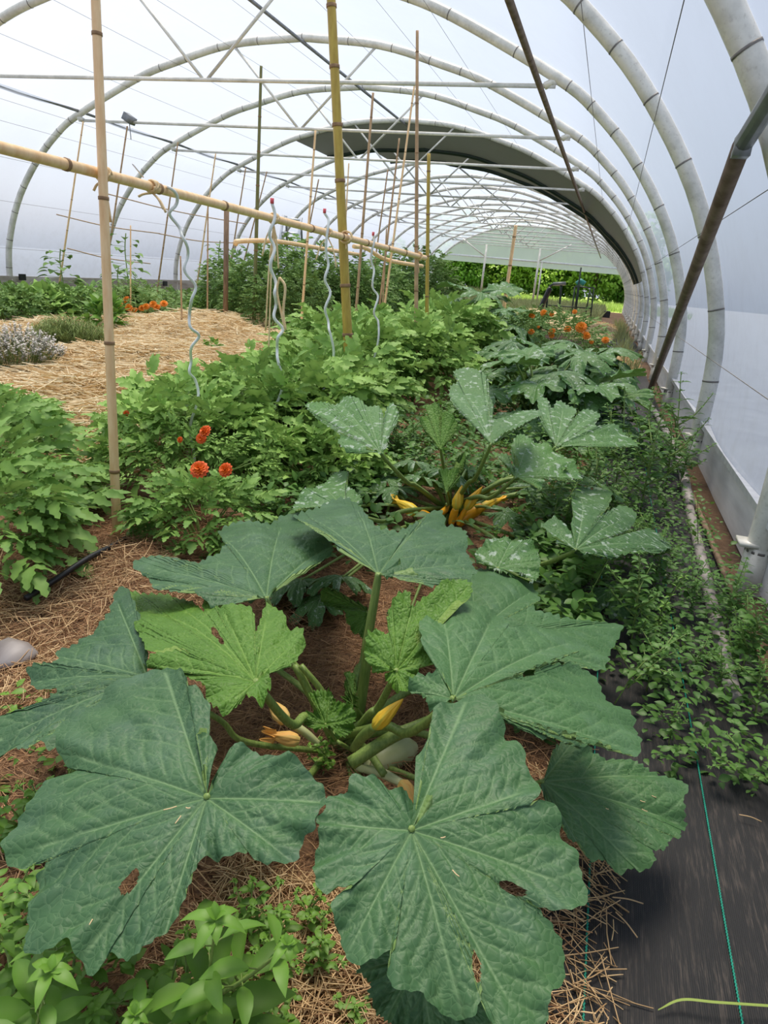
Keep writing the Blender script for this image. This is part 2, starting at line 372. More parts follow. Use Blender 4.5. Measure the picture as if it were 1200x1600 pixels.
# many leaf blades at once: P base, D direction, N upward normal, L length, Wd width
PROF = {'oval': [0.05, .75, 1.0, .85, .5, .03], 'lance': [0.05, .7, 1.0, .9, .55, .02], 'tooth': [0.08, .85, .62, 1.0, .66, .84, .42, .5, .02],
        'blade': [.6, .8, .9, .8, .5, .02], 'round': [0.1, .9, 1.0, 1.0, .8, .05], 'heart': [0.3, 1.0, 1.0, .8, .45, .02]}
def blades(mb, P, D, N, L, Wd, prof='oval', droop=0.25, fold=0.25, tone=None, mi=0, toner=0.25, wav=0.0):
    P = np.asarray(P, float); n = len(P); D = norm(np.asarray(D, float)); S = norm(np.cross(D, np.asarray(N, float))); U = norm(np.cross(S, D))
    L = np.broadcast_to(L, n); Wd = np.broadcast_to(Wd, n); droop = np.broadcast_to(droop, n)
    w = np.array(PROF[prof]); k = len(w); t = np.linspace(0, 1, k)
    tt = t[None, :, None]; Lm = L[:, None, None]
    mid = P[:, None] + D[:, None]*Lm*(tt - 0.25*droop[:, None, None]*tt**3) - U[:, None]*Lm*(droop[:, None, None]*tt**2)
    ww = (w[None, :]*Wd[:, None]/2)[..., None]
    wz = (rs.rand(n, k)-.5)[..., None]*wav*ww
    l = mid - S[:, None]*ww + U[:, None]*(ww*fold + wz); r_ = mid + S[:, None]*ww + U[:, None]*(ww*fold - wz)
    V = np.stack([l, mid, r_], 2).reshape(-1, 3)
    b = (np.arange(n)*k*3)[:, None, None]; i = (np.arange(k-1)*3)[None, :, None]
    q1 = np.stack([b+i+0*i, b+i+1, b+i+4, b+i+3], -1); q2 = np.stack([b+i+1, b+i+2, b+i+5, b+i+4], -1)
    F = np.concatenate([q1.reshape(-1, 4), q2.reshape(-1, 4)])
    tn = (rs.rand(n) if tone is None else np.asarray(tone, float)*np.ones(n) + (rs.rand(n)-.5)*toner)
    C = np.zeros((n, k, 3, 3)); C[..., 1] = np.clip(tn, 0, 1)[:, None, None]; C[:, :, 1, 0] = 0.22; C[..., 2] = t[None, :, None]
    mb.add(V, F, C.reshape(-1, 3), mi)
def compound(P, D, N, L, kind='tom'):
    """expand compound leaves to leaflets; returns arrays for blades()"""
    D = norm(D); S = norm(np.cross(D, N)); U = norm(np.cross(S, D))
    if kind == 'tom': spec = [(1.0, 0, .42), (.78, .9, .34), (.78, -.9, .34), (.55, 1.0, .36), (.55, -1.0, .36), (.30, 1.15, .27), (.30, -1.15, .27), (.67, 1.2, .12), (.43, -1.2, .12)]
    else: spec = [(1.0, 0, .2), (.85, .7, .2), (.85, -.7, .2), (.68, .8, .24), (.68, -.8, .24), (.5, .9, .25), (.5, -.9, .25), (.32, 1., .22), (.32, -1., .22)]
    out = [[], [], [], []]
    for (t, a, l) in spec:
        base = P + D*(L*min(t, .72 if kind == 'tom' else .8))[:, None] - U*(L*0.22*t*t)[:, None]
        a2 = a + (rs.rand(len(P))-.5)*.35
        dd = D*np.cos(a2)[:, None] + S*np.sin(a2)[:, None] - U*(0.25*t)[..., None] if np.ndim(t) else D*np.cos(a2)[:, None] + S*np.sin(a2)[:, None] - U*(0.25*t + (rs.rand(len(P))*.25)[:, None])
        nn = U + S*(0.25*np.sign(a))
        out[0].append(base); out[1].append(dd); out[2].append(nn); out[3].append(L*l*(.85+.3*rs.rand(len(P))))
    return [np.concatenate(x) for x in out]
def ell(n, rx, ry, h, shell=0.55, bottom=0.1):
    """points in a dome with outward directions"""
    v = norm(rs.normal(size=(n*3, 3))); v = v[v[:, 2] > -0.25][:n]
    r = shell + (1-shell)*rs.rand(len(v))**0.6
    P = v*r[:, None]*np.array([rx, ry, h*0.62]); P[:, 2] += h*0.40
    P[:, 2] = np.maximum(P[:, 2], bottom*h)
    return P, v
def bush(name, parent, rx, ry, h, n, leafL, mats=('tom',), style='tom', tone=.5, prof='tooth', wr=.55, up=.35, lumps=0):
    mb = MB(); P, v = ell(n, rx, ry, h)
    if lumps:
        ph = rs.rand(4)*6; f = 1 + .16*np.sin(P[:, 0]*lumps+ph[0])*np.cos(P[:, 1]*lumps+ph[1]); P[:, 2] *= f
    D = v*np.array([1, 1, .45]) + rs.normal(size=v.shape)*.35 + np.array([0, 0, up]); N = np.array([0, 0, 1.0]) + v*.35 + rs.normal(size=v.shape)*.25
    L = leafL*(.6+.7*rs.rand(len(P)))
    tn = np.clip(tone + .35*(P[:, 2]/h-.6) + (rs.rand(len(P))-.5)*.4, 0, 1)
    if style == 'simple':
        blades(mb, P, D, N, L, L*wr, prof, droop=.3, tone=tn, wav=.3)
    elif style == 'frond':
        b, d, nn, l = compound(P, D, N, L, 'frond'); blades(mb, b, d, nn, l, l*.30, 'lance', tone=np.tile(tn, 9))
    else:
        b, d, nn, l = compound(P, D, N, L, 'tom'); blades(mb, b, d, nn, l, l*wr, prof, droop=.25, tone=np.tile(tn, 9), wav=.5)
    return mb.build(name, list(mats), parent)
def stems(parent, rx, ry, h, n, r=.005, m='stem', name='stems'):
    mb = MB()
    for i in range(n):
        a = rnd.random()*6.28; k = .35+.55*rnd.random(); x, y = math.cos(a)*rx*k, math.sin(a)*ry*k
        P = catmull([(x*.15, y*.15, 0), (x*.45, y*.45, h*.45), (x, y, h*(.65+.25*rnd.random()))], 4)
        tube(mb, P, [r*1.3, r*.5], 6)
    return mb.build(name, m, parent)

# ------------------------------------------------------------------ ground
def mound(x, y):
    return 0.012*np.sin(x*2.3+y*1.1)+0.015*np.sin(y*1.9-x*.7)
def ground_grid(name, x0, x1, y0, y1, nx, ny, zf, m, label=None):
    X, Y = np.meshgrid(np.linspace(x0, x1, nx), np.linspace(y0, y1, ny)); Z = zf(X, Y)
    i = np.arange(ny-1)[:, None]*nx + np.arange(nx-1)[None]
    mb = MB(); mb.add(np.stack([X, Y, Z], -1).reshape(-1, 3), np.stack([i, i+1, i+nx+1, i+nx], -1).reshape(-1, 4))
    return mb.build(name, m)
XC, XR, XL = -4.42, 0.70, -9.54
YG = 38.4
o = struct(ground_grid('floor', XL-.3, XR+.25, -3.0, YG+.4, 60, 240, lambda x, y: -0.03+mound(x, y)*.6, 'soil')); o['label'] = 'brown soil floor of the tunnel'
o = struct(ground_grid('lawn_ground', -24, 1.2, YG+.3, 95, 40, 40, lambda x, y: -0.05+0*x, 'lawn')); o['label'] = 'green lawn outside the open far end'
mb = MB()
for x0, x1 in ((-60, XL-.25), (XR+.2, 60)):
    mb.add([[x0, -30, -.06], [x1, -30, -.06], [x1, 95, -.06], [x0, 95, -.06]], [[0, 1, 2, 3]])
o = struct(mb.build('ground_outside', 'outsoil')); o['label'] = 'grey gravel ground outside the film walls'

# ------------------------------------------------------------------ tunnel shell
half = catmull([(5.10, -.12), (5.12, .12), (5.09, .8), (4.84, 1.5), (4.44, 2.08), (4.02, 2.49), (3.60, 2.77), (2.55, 3.26), (1.90, 3.47), (1.05, 3.68), (0.0, 3.76)], 5)
PROFX = np.vstack([half, (half*np.array([-1, 1]))[::-1][1:]])      # right foot -> apex -> left foot, x offset and z
def prof_pts(y, off=0.0, z0=None, z1=None):
    P = PROFX; T = norm(np.gradient(P, axis=0)); Nn = np.stack([T[:, 1], -T[:, 0]], 1)
    Q = P + Nn*off
    return np.stack([XC+Q[:, 0], np.full(len(Q), y), Q[:, 1]], 1)
HY = [7.275+2.391*(k) for k in range(-2, 14)]     # hoop distances; first is beside the camera
HY[-1] = YG-.05; HY[0] = 2.75
def film(name, i0, i1, y0, y1, m, label):
    ys = []
    edges = [y0] + [h for h in HY if y0 < h < y1] + [y1]
    for a_, b_ in zip(edges[:-1], edges[1:]): ys += list(np.linspace(a_, b_, 7)[:-1])
    ys.append(y1); ys = np.array(ys)
    rows = []
    for y in ys:
        hb = [h for h in HY if h <= y+1e-6]; ha = [h for h in HY if h >= y-1e-6]
        t = 0.0
        if hb and ha and ha[0] > hb[-1]: t = (y-hb[-1])/(ha[0]-hb[-1])
        rows.append(prof_pts(y, .045 - .05*math.sin(PI*t))[i0:i1])
    V = np.stack(rows); n, k = V.shape[:2]; i = np.arange(n-1)[:, None]*k+np.arange(k-1)[None]
    mb = MB(); mb.add(V.reshape(-1, 3), np.stack([i, i+k, i+k+1, i+1], -1).reshape(-1, 4))
    o = struct(mb.build(name, m)); o['label'] = label; return o
nP = len(PROFX); cut = 20
low0 = min(i for i in range(nP) if PROFX[i][1] > .20)
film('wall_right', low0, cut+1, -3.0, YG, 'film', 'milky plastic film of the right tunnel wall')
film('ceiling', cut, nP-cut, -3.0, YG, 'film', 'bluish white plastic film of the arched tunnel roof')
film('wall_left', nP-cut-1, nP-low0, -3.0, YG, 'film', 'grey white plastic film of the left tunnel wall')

# side boards at the foot of the film
mb = MB(); box(mb, (XR+.045, 17.5, .10), (.03, 41, .25)); o = struct(mb.build('baseboard_right', 'board', smooth=False)); o['label'] = 'grey board along the foot of the right film wall'
mb = MB(); box(mb, (XR+.012, 17.5, .245), (.045, 41, .03)); o = struct(mb.build('trim_1', 'alu', smooth=False)); o['label'] = 'pale clamping rail on top of the right board'
mb = MB(); box(mb, (XL+.03, 17.5, .14), (.03, 41, .46)); o = struct(mb.build('baseboard_left', 'sidestrip', smooth=False)); o['label'] = 'stained strip along the foot of the left film wall'
for i, (px, py) in enumerate(((35, 433), (258, 443), (635, 428))):
    c = at_x(px, py, XL+.11); mb = MB(); box(mb, c, (.03, .13, .10))
    tag(mb.build('vent_plate', 'black', smooth=False, origin=c), ['small black square plate on the left wall near the left picture edge', 'small black square plate on the left wall beside the canes', 'small black square plate on the left wall farther along by the poles'][i], 'plate', 'black plates on the left wall')

ORD = ['nearest', 'second', 'third', 'fourth', 'fifth', 'sixth', 'seventh', 'eighth', 'ninth', 'tenth', 'eleventh', 'twelfth', 'thirteenth', 'fourteenth', 'fifteenth', 'sixteenth', 'seventeenth', 'eighteenth', 'nineteenth', 'twentieth']
for k, y in enumerate(HY):
    P = prof_pts(y)[1:-1]; e = empty('tunnel_hoop', (XC, y, 0), 0, '%s galvanised steel hoop of the tunnel counted from the camera' % ORD[k] + (' at the far gable' if k == 15 else ''), 'hoop', 'galvanised hoops of the tunnel')
    mb = MB(); tube(mb, P - [XC, y, 0], .048, 14)
    for j in range(4, len(P)-4, 3):     # wire ties round the tube
        tube(mb, np.array([P[j]-[XC, y, 0], P[j]-[XC, y, 0]+norm(P[j+1]-P[j])*.010]), .0505, 12, mi=1)
    mb.build('hoop_tube', ['hoop', 'tie'], e)
    if k >= 2 or True:
        if k >= 2:
            mb = MB(); tube(mb, [(-3.58, 0, 2.70), (3.60, 0, 2.70)], .020, 10)
            for sx in (-1, 1):
                tube(mb, [(sx*3.50, 0, 2.70), (sx*3.64, 0, 2.76)], .034, 8)
            mb.build('tie_bar', 'hoop', e)
            for sx in (-1, 1):
                mb = MB(); tube(mb, [(sx*.03, 0, 2.71), (sx*1.02, 0, 3.67)], .017, 8); mb.build('brace', 'hoop', e)
    for sx in (-1, 1):
        mb = MB(); tube(mb, [(sx*5.12, 0, -.1), (sx*5.12, 0, .14)], .05, 14); box(mb, (sx*5.09, 0, .15), (.10, .09, .015)); mb.build('foot_clamp', 'hoop', e)

# longitudinal purlins and wires
def bar(name, P, r, m, label, cat, group=None, sides=10):
    P = np.asarray(P, float); mb = MB(); tube(mb, P, r, sides); return tag(mb.build(name, m, origin=P[0]), label, cat, group)
bar('purlin_pipe', [(-7.98, 1.0, 2.82), (-7.98, YG, 2.82)], .022, 'purlin', 'grey steel purlin running along the left shoulder of the tunnel', 'purlin')
bar('purlin_pipe', [(-4.41, 1.0, 3.70), (-4.41, YG, 3.70)], .022, 'purlin', 'dark steel purlin running under the ridge of the tunnel', 'purlin')
bar('purlin_pipe', [(-.85, 4.0, 2.50), (-.85, YG, 2.50)], .024, 'rust', 'rusty brown steel purlin running along the right shoulder', 'purlin')
J = at_y(1158, 228, 2.73)
foot = at_z(1015, 612, 0.0)
bar('diagonal_prop', [J+[0, -.02, 0], foot], .030, 'rust', 'rust brown diagonal steel prop beside the right film wall', 'prop')
mb = MB(); a_ = at_y(1163, 222, 2.67); tube(mb, [a_, a_ + np.array([.06, -1.15, .28])], .030, 12); box(mb, a_+[0, .02, -.01], (.05, .07, .06)); tag(mb.build('brace_pipe', 'purlin', origin=a_), 'grey steel brace pipe clamped to the nearest hoop on the right', 'pipe')
for i, j in enumerate([9, 14, 19, 25, 31, 36, 41, 46, 51, 55, 60, 66, 71, 75, 80, 85, 90]):
    q = prof_pts(0, -.045 if False else .0)[min(j, nP-3)]
    T = q.copy(); P = [(T[0], y_, T[2]-.0) for y_ in (1.0, YG)]
    c = np.array([XC, 0, 1.0]); d = norm(np.array([q[0]-c[0], 0, q[2]-c[2]]))
    P = [np.array(p)-d*.048 for p in P]
    bar('support_wire', P, .0022, 'tie', 'thin dark wire stretched lengthwise under the tunnel film', 'wire', 'support wires under the tunnel film', 4)

# dirty shade strip hanging under the roof half way down
def tarp(y0, y1, ja, jb, sag, label):
    ys = np.linspace(y0, y1, 9); rows = []
    for i, y in enumerate(ys):
        t = i/8; P = prof_pts(y, -.05)[ja:jb].copy(); n_ = len(P); s = np.linspace(0, 1, n_)
        w = np.clip(np.minimum(s, 1-s)*5, 0, 1); P[:, 2] -= (sag*t*w)
        P[:, 0] -= (sag*.5*t*w)*(P[:, 0] > XC)
        rows.append(P)
    V = np.stack(rows); n, k = V.shape[:2]; i = np.arange(n-1)[:, None]*k+np.arange(k-1)[None]
    mb = MB(); mb.add(V.reshape(-1, 3), np.stack([i, i+k, i+k+1, i+1], -1).reshape(-1, 4)); mb.add(V.reshape(-1, 3)+[0, 0, .006], np.stack([i, i+1, i+k+1, i+k], -1).reshape(-1, 4))
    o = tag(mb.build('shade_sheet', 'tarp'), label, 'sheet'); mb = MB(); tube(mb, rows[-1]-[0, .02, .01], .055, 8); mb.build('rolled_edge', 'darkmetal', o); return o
tarp(14.45, 16.2, 13, 64, .16, 'large dirty grey shade sheet slung under the roof, its front part')
tarp(16.84, 18.2, 13, 58, .14, 'second dirty grey shade sheet slung behind the front one')

# far gable: film above, open doorway below
zb = 1.78
P = prof_pts(YG, .02); idx = [i for i in range(nP) if P[i][2] > zb]
mb = MB(); top = P[idx]; n = len(top)
V = np.vstack([top, np.stack([top[:, 0], top[:, 1], np.full(n, zb)], 1)]); i = np.arange(n-1)
mb.add(V, np.stack([i, i+1, i+n+1, i+n], -1)); mb.add(V+[0, .01, 0], np.stack([i, i+n, i+n+1, i+1], -1))
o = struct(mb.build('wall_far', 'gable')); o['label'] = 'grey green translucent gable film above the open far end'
bar('gable_rail', [(XL+.35, YG-.08, zb+.30), (XR-.45, YG-.08, zb+.30)], .05, 'cloth', 'pale roll bar across the far gable', 'rail')
for i, (px, pb) in enumerate(((757, 751), (841, 828))):
    x = at_y(px, 412, YG-.3)[0]
    e = empty('gable_post', (x, YG-.3, 0), 0, ['grey steel post on the left of the far opening', 'grey steel post on the right of the far opening beside the rack'][i], 'post', 'posts of the far gable')
    mb = MB(); tube(mb, [(0, 0, -.05), (0, 0, 2.7)], .055, 10); mb.build('post_tube', 'hoop', e)
    s = -1 if i == 0 else 1
    mb = MB(); tube(mb, [(0, 0, 2.1), (s*1.5, 0, 3.0)], .035, 8); mb.build('brace', 'hoop', e)
    if i: mb = MB(); tube(mb, [(.22, 0, -.05), (.18, 0, 2.1)], .04, 10); mb.build('post_tube', 'hoop', e)
# ------------------------------------------------------------------ ground cover: straw, woven cloth, pipe
def strands(name, mt, regions, label, L=(.05, .16), r=.0011, tone=(.1, 1.0), zf=None, lift=.03):
    """regions: (x0,x1,y0,y1,count, flow angle, spread)"""
    mb = MB()
    for (x0, x1, y0, y1, n, ang, spr) in regions:
        x = x0+(x1-x0)*rs.rand(n); y = y0+(y1-y0)*rs.rand(n)
        if zf is not None: z = zf(x, y)
        else: z = mound(x, y)*.6
        keep = z > -.5; x, y, z = x[keep], y[keep], z[keep]; n = len(x)
        a = ang + rs.normal(size=n)*spr; l = L[0]+(L[1]-L[0])*rs.rand(n)**1.5
        d = np.stack([np.cos(a), np.sin(a), rs.normal(size=n)*.16], 1)
        s = np.stack([-np.sin(a), np.cos(a), np.zeros(n)], 1)
        z = z + lift*rs.rand(n)**1.5
        P = np.stack([x, y, z], 1); b = (rs.rand(n)-.5)*.35
        V = np.zeros((n, 3, 3, 3)); rr = r*(.6+.8*rs.rand(n))
        for k, t in enumerate((-.5, 0, .5)):
            mid = P + d*(l*t)[:, None] + s*(b*l*(t*t-.1))[:, None] + np.array([0, 0, 1])*(l*.10*(.25-t*t)*rs.rand(n))[:, None]
            for j, th in enumerate((0, 2.09, 4.19)):
                V[:, k, j] = mid + s*(np.cos(th)*rr)[:, None] + np.array([0, 0, 1.0])*(np.sin(th)*rr)[:, None]
        base = (np.arange(n)*9)[:, None, None]; kk = np.array([0, 3])[None, :, None]; j = np.arange(3)[None, None]; j2 = (j+1) % 3
        F = np.stack([base+kk+j, base+kk+j2, base+kk+j2+3, base+kk+j+3], -1).reshape(-1, 4)
        C = np.zeros((n, 9, 3)); C[:, :, 1] = (tone[0]+(tone[1]-tone[0])*rs.rand(n))[:, None]
        mb.add(V.reshape(-1, 3), F, C.reshape(-1, 3))
    return tag(mb.build(name, mt), label, 'straw', kind='stuff')

# golden straw beds on the left: gently heaped surface plus loose strands
def gold_h(x, y):
    x = np.asarray(x, float); y = np.asarray(y, float)
    e = np.clip((x+6.4)/.5, 0, 1)*np.clip((-1.95-.12*(y-3)-x)/.35, 0, 1)*np.clip((y-1.9)/.6, 0, 1)*np.clip((9.6-y)/.8, 0, 1)
    h = .05+.05*np.sin(x*3.1+1.3*y)+.05*np.sin(y*2.4-1.7*x+1)+.035*np.sin(7*x+2*y)*np.sin(6*y-x)+.03*np.sin(13*x-5*y)
    bank = .13*np.exp(-((y-6.6+.2*x)/.55)**2)
    return -.035 + e*(np.maximum(h, -.01)+bank+.035)
o = ground_grid('straw_bed', -6.6, -1.7, 1.8, 9.8, 150, 240, gold_h, 'bed_gold'); tag(o, 'thick bed of golden straw between the tomatoes and the left plants', 'straw', kind='stuff')
strands('straw_mulch', 'straw', [(-5.0, -1.9, 2.0, 5.2, 17000, .35, .75), (-6.4, -2.2, 5.0, 9.4, 19000, .35, .8)], 'loose golden straw lying on the left straw bed', L=(.10, .34), r=.0036, tone=(-.1, 1.15), zf=gold_h, lift=.06)
# weathered straw in the near beds
def old_h(x, y):
    x = np.asarray(x, float); y = np.asarray(y, float)
    return .012+.014*np.sin(x*7+2*y)+.014*np.sin(y*6-3*x)+.012*np.sin(15*x)*np.sin(13*y) + .03*np.exp(-((x+1.35)**2+(y-1.75)**2)/.05)+.05*np.exp(-((x+.42)**2+(y-1.55)**2)/.03)
ground_o = ground_grid('straw_bed', -2.4, .12, .2, 9.0, 160, 300, old_h, 'bed_old'); tag(ground_o, 'brown weathered straw bed under the zucchini and tomato plants', 'straw', kind='stuff')
strands('straw_mulch', 'straw_old', [(-1.9, .12, .35, 2.3, 24000, 0, 2.), (-2.3, .1, 2.3, 6.5, 9000, 0, 2.)], 'rust brown old straw mulch around the foreground zucchini', L=(.03, .11), r=.0009, zf=old_h, lift=.03)
strands('straw_mulch', 'straw_pale', [(-.45, .05, .5, .85, 5200, 0, 2.), (-1.9, -1.0, 1.0, 1.75, 3200, 0, 2.), (.02, .19, .72, 1.25, 900, .2, 1.2)], 'paler straw bits lying at the bottom edge and along the cloth', L=(.03, .13), r=.0010, zf=old_h, lift=.035)

# woven cloth strip on the right path
mb = MB(); nx, ny = 12, 160
X, Y = np.meshgrid(np.linspace(.07, .60, nx), np.linspace(-.5, 14.0, ny)); Z = .006+.004*np.sin(X*22+Y*1.7)*np.sin(Y*3.1); Z[:, 0] -= .0
i = np.arange(ny-1)[:, None]*nx+np.arange(nx-1)[None]; F = np.stack([i, i+1, i+nx+1, i+nx], -1).reshape(-1, 4)
V = np.stack([X, Y, Z+.012], -1).reshape(-1, 3); mb.add(V, F)
cl = tag(mb.build('ground_cloth', 'weave'), 'black woven ground cloth on the path beside the right wall', 'ground cloth')
for x0, x1, lab in ((.145, .152, ''), (.365, .392, '')):
    mb = MB(); ys = np.concatenate([np.linspace(.3, 3.3, 1000), np.linspace(3.4, 11, 60)]); xs = np.interp(ys, [0.3, 11], [x0, x1]); w = .0022
    zz = .0225+.004*np.sin(xs*22+ys*1.7)*np.sin(ys*3.1)
    zig = np.where(np.arange(1060) % 2 == 0, 1, -1)*.0008
    tube(mb, np.stack([xs+zig, ys, zz], 1), .0017, 5); mb.build('woven_marker_line', 'twine', cl)

pp = [at_z(*q, .04) for q in ((1012, 628), (1030, 655), (1060, 715), (1078, 790), (1100, 880), (1118, 960), (1150, 1090))]
mb = MB(); tube(mb, catmull(pp[:4], 5), .026, 12); tag(mb.build('ground_pipe', 'pvc'), 'grey plastic pipe lying along the foot of the right wall', 'pipe')
mb = MB(); tube(mb, catmull([p-[0, 0, .012] for p in pp[3:]], 5), .021, 12); tag(mb.build('ground_pipe', 'pvc'), 'thinner dusty pipe lying among the right hand weeds', 'pipe')
mb = MB(); a_, b_ = at_z(1080, 770, .03), at_z(1150, 940, .03); tube(mb, [a_, b_], .013, 6); tag(mb.build('batten', 'wood'), 'thin brown wooden batten between the pipe and the side board', 'batten')
a_, b_ = at_z(88, 905, .065), at_z(182, 850, .075)
mb = MB(); tube(mb, catmull([at_z(40, 935, .05), a_, (a_+b_)/2+[0, 0, .008], b_, at_z(215, 830, .05)], 5), .009, 8); tag(mb.build('irrigation_hose', 'black'), 'black irrigation hose lying on brown straw beside the pale pole foot', 'hose')

# old straw heaps on the right edge of the bed, and behind
def heap(name, c, rx, ry, h, m, ms, label, n, tone=(.2, 1.), L=(.05, .2)):
    cx, cy = c
    zf = lambda x, y: -.03+(h+.03)*np.clip(1-((x-cx)/rx)**2-((y-cy)/ry)**2, 0, 1)**.6*(1+.12*np.sin(x*17+y*9))
    e = empty(name, (cx, cy, 0), 0, label, 'straw heap')
    g = ground_grid('straw_body', cx-rx, cx+rx, cy-ry, cy+ry, 40, 40, zf, m); g.parent = e; g.location = (-cx, -cy, 0)
    s = strands('loose_straw', ms, [(cx-rx*.9, cx+rx*.9, cy-ry*.9, cy+ry*.9, n, 0, 2.)], None, L=L, r=.0022, tone=tone, zf=zf, lift=.04)
    s.parent = e; s.location = (-cx, -cy, 0); del s['category']; 
    return e
heap('straw_heap', at_z(982, 578, 0)[:2]-[.12, 0], .27, 1.3, .16, 'bed_gold', 'straw_pale', 'straw heap on the right path against the wall hoops', 1800)
heap('straw_heap', at_z(958, 530, 0)[:2]+[-.35, 1.5], .55, 2.2, .22, 'bed_gold', 'straw_pale', 'farther straw heap on the right just beyond the black plastic', 1500)
heap('straw_heap', (-1.55, 20.0), 1.5, 2.6, .30, 'bed_gold', 'straw', 'wide pale straw heap around the green metal rack', 2500, L=(.1, .3))
heap('straw_heap', (-5.0, 9.0), .62, .95, .20, 'bed_gold', 'straw', 'golden straw heap at the foot of the brown wooden stake', 2200)
heap('straw_heap', (-3.55, 8.1), .5, .8, .20, 'bed_gold', 'straw', 'small golden straw heap behind the tomato bush and the hanging spirals', 1500)
c = at_z(968, 540, .05); mb = MB()
X, Y = np.meshgrid(np.linspace(-.30, .30, 24), np.linspace(-.9, .9, 30)); Z = -.02+.16*np.clip(1-(X/.30)**2-(Y/.9)**2, 0, 1)**.5*(1+.35*np.sin(X*31+Y*9)*np.sin(Y*14))
i = np.arange(29)[:, None]*24+np.arange(23)[None]; mb.add(np.stack([X, Y, Z], -1).reshape(-1, 3), np.stack([i, i+1, i+25, i+24], -1).reshape(-1, 4))
o = mb.build('plastic_bundle', 'black'); o.location = (c[0]+.05, c[1], .0); tag(o, 'crumpled black plastic bundle between the two straw heaps on the right', 'plastic')
# paper and stone
def sheet(name, pts, m, label, cat, z=.03):
    P = np.array([at_z(px, py, z) for px, py in pts]); c = P.mean(0); mb = MB(); n = len(P)
    V = np.vstack([P+[0, 0, .012], P, [c+[0, 0, .03]], [c]]); i = np.arange(n); j = (i+1) % n
    mb.add(V, np.vstack([np.stack([i, j, np.full(n, 2*n)], -1)])); mb2 = np.stack([i, i+n, j+n, j], -1)
    mb.n -= len(V); mb.F.append(mb2+mb.n); mb.MI.append(np.zeros(n)); mb.n += len(V)
    return tag(mb.build(name, m, origin=c), label, cat)
sheet('plastic_sheet', [(72, 655), (80, 648), (100, 650), (125, 651), (148, 659), (110, 661)], 'cloth', 'white plastic sheet scrap lying on golden straw beside a seedling', 'plastic sheet', .10)
sheet('flat_stone', [(0, 1008), (14, 1002), (45, 1010), (60, 1025), (30, 1040), (0, 1044)], 'pvc', 'flat grey stone on straw under the left tomato plant', 'stone', .03)
sheet('ground_sheet', [(80, 627), (105, 604), (118, 608), (100, 625)], 'pvc', 'grey ground sheet patch showing through the golden straw', 'ground sheet', .07)

# ------------------------------------------------------------------ bamboo, canes, ties
def bamboo(name, a, b, r0, r1, m, label, nodes=.35, cat='pole', group=None, bend=0.0, nm='node'):
    a, b = np.array(a), np.array(b); L = np.linalg.norm(b-a); n = max(3, int(L/.05))
    t = np.linspace(0, 1, n); mid = np.cross(b-a, [0, 1, 0]); mid = mid/(np.linalg.norm(mid)+1e-9)
    P = a+(b-a)*t[:, None]+mid*(bend*np.sin(t*PI))[:, None]
    e = empty(name, a, 0, label, cat, group); mb = MB(); tube(mb, P-a, [r0, r1], 12)
    k = max(1, int(L/nodes))
    for i in range(1, k+1):
        s = (i-.4)/k; p = a+(b-a)*s+mid*bend*math.sin(s*PI)-a; d = norm(b-a); r = (r0+(r1-r0)*s)
        tube(mb, [p-d*r*.35, p-d*r*.1, p+d*r*.1, p+d*r*.35], r*1.15, 12, mi=1)
    mb.build('shaft', [m, nm], e); return e
p1t = at_y(147, -60, 2.0); p1b = np.array([-1.56, 1.97, -.02])
bamboo('bamboo_pole', p1b, p1t, .0165, .0135, 'bamboo', 'pale thick bamboo pole standing upright in the near straw on the left', .42)
rail = [(-1.52, 1.40, 1.212), (-1.55, 3.2, 1.222), (-1.56, 4.08, 1.195), (-1.62, 6.05, 1.13)]
ra, rb = at_x(-14, 226, -1.60), at_x(664, 403, -1.60)
bamboo('bamboo_rail', ra-(rb-ra)*.2, rb, .0150, .022, 'bamboo', 'long horizontal bamboo rail tied across the upright poles', .45, 'rail', bend=-.008)
def on_rail(px):
    best = None
    for t in np.linspace(0, 1, 400):
        P = ra+(rb-ra)*t; d = P-CAMP; x = 600+CAMF*1200*(d@CR)/(d@CF)
        if best is None or abs(x-px) < best[0]: best = (abs(x-px), P)
    return best[1]
q = on_rail(541)
bamboo('bamboo_pole', at_y(549, 640, q[1]+.04), at_y(516, -30, q[1]+.04), .031, .026, 'bamboo_y', 'thick yellow green bamboo pole rising out of the tomato bushes', .30)
q = on_rail(655)
bamboo('bamboo_pole', at_y(650, 560, q[1]-.04), at_y(652, 48, q[1]-.04), .019, .012, 'cane', 'slim brown bamboo pole at the far end of the long rail', .35)
bamboo('bamboo_pole', at_y(666, 560, q[1]+.6), at_y(670, 240, q[1]+.6), .019, .016, 'bamboo_y', 'short golden bamboo pole just right of the rail end', .35)
bamboo('bamboo_pole', at_y(395, 560, 9.0), at_y(408, 103, 9.0), .030, .018, 'bamboo_g', 'dark green slim bamboo pole behind the long rail', .4)
mb = MB(); s_ = np.array(at_z(352, 515, 0)); P0 = s_+[0, 0, .16]; P1 = at_y(354, 318, 9.03)
bar('wooden_stake', [P0, P1], .036, 'wood', 'brown wooden stake stuck in the golden straw heap', 'stake', sides=7)
mb = MB(); tube(mb, [s_, s_+[0, 0, .22]], .012, 6); tube(mb, [s_+[.14, .1, 0], s_+[.12, .08, .14], s_+[0, 0, .20]], .010, 6); tag(mb.build('metal_spike', 'black', origin=s_), 'dark metal spike and hook under the wooden stake', 'spike')
bamboo('bamboo_pole', at_z(790, 470, 0.1)*np.array([1, 1, 0]) if False else at_y(787, 484, 20), at_y(806, 352, 20), .05, .045, 'bamboo', 'pale bamboo pole in front of the far hedge', .6)
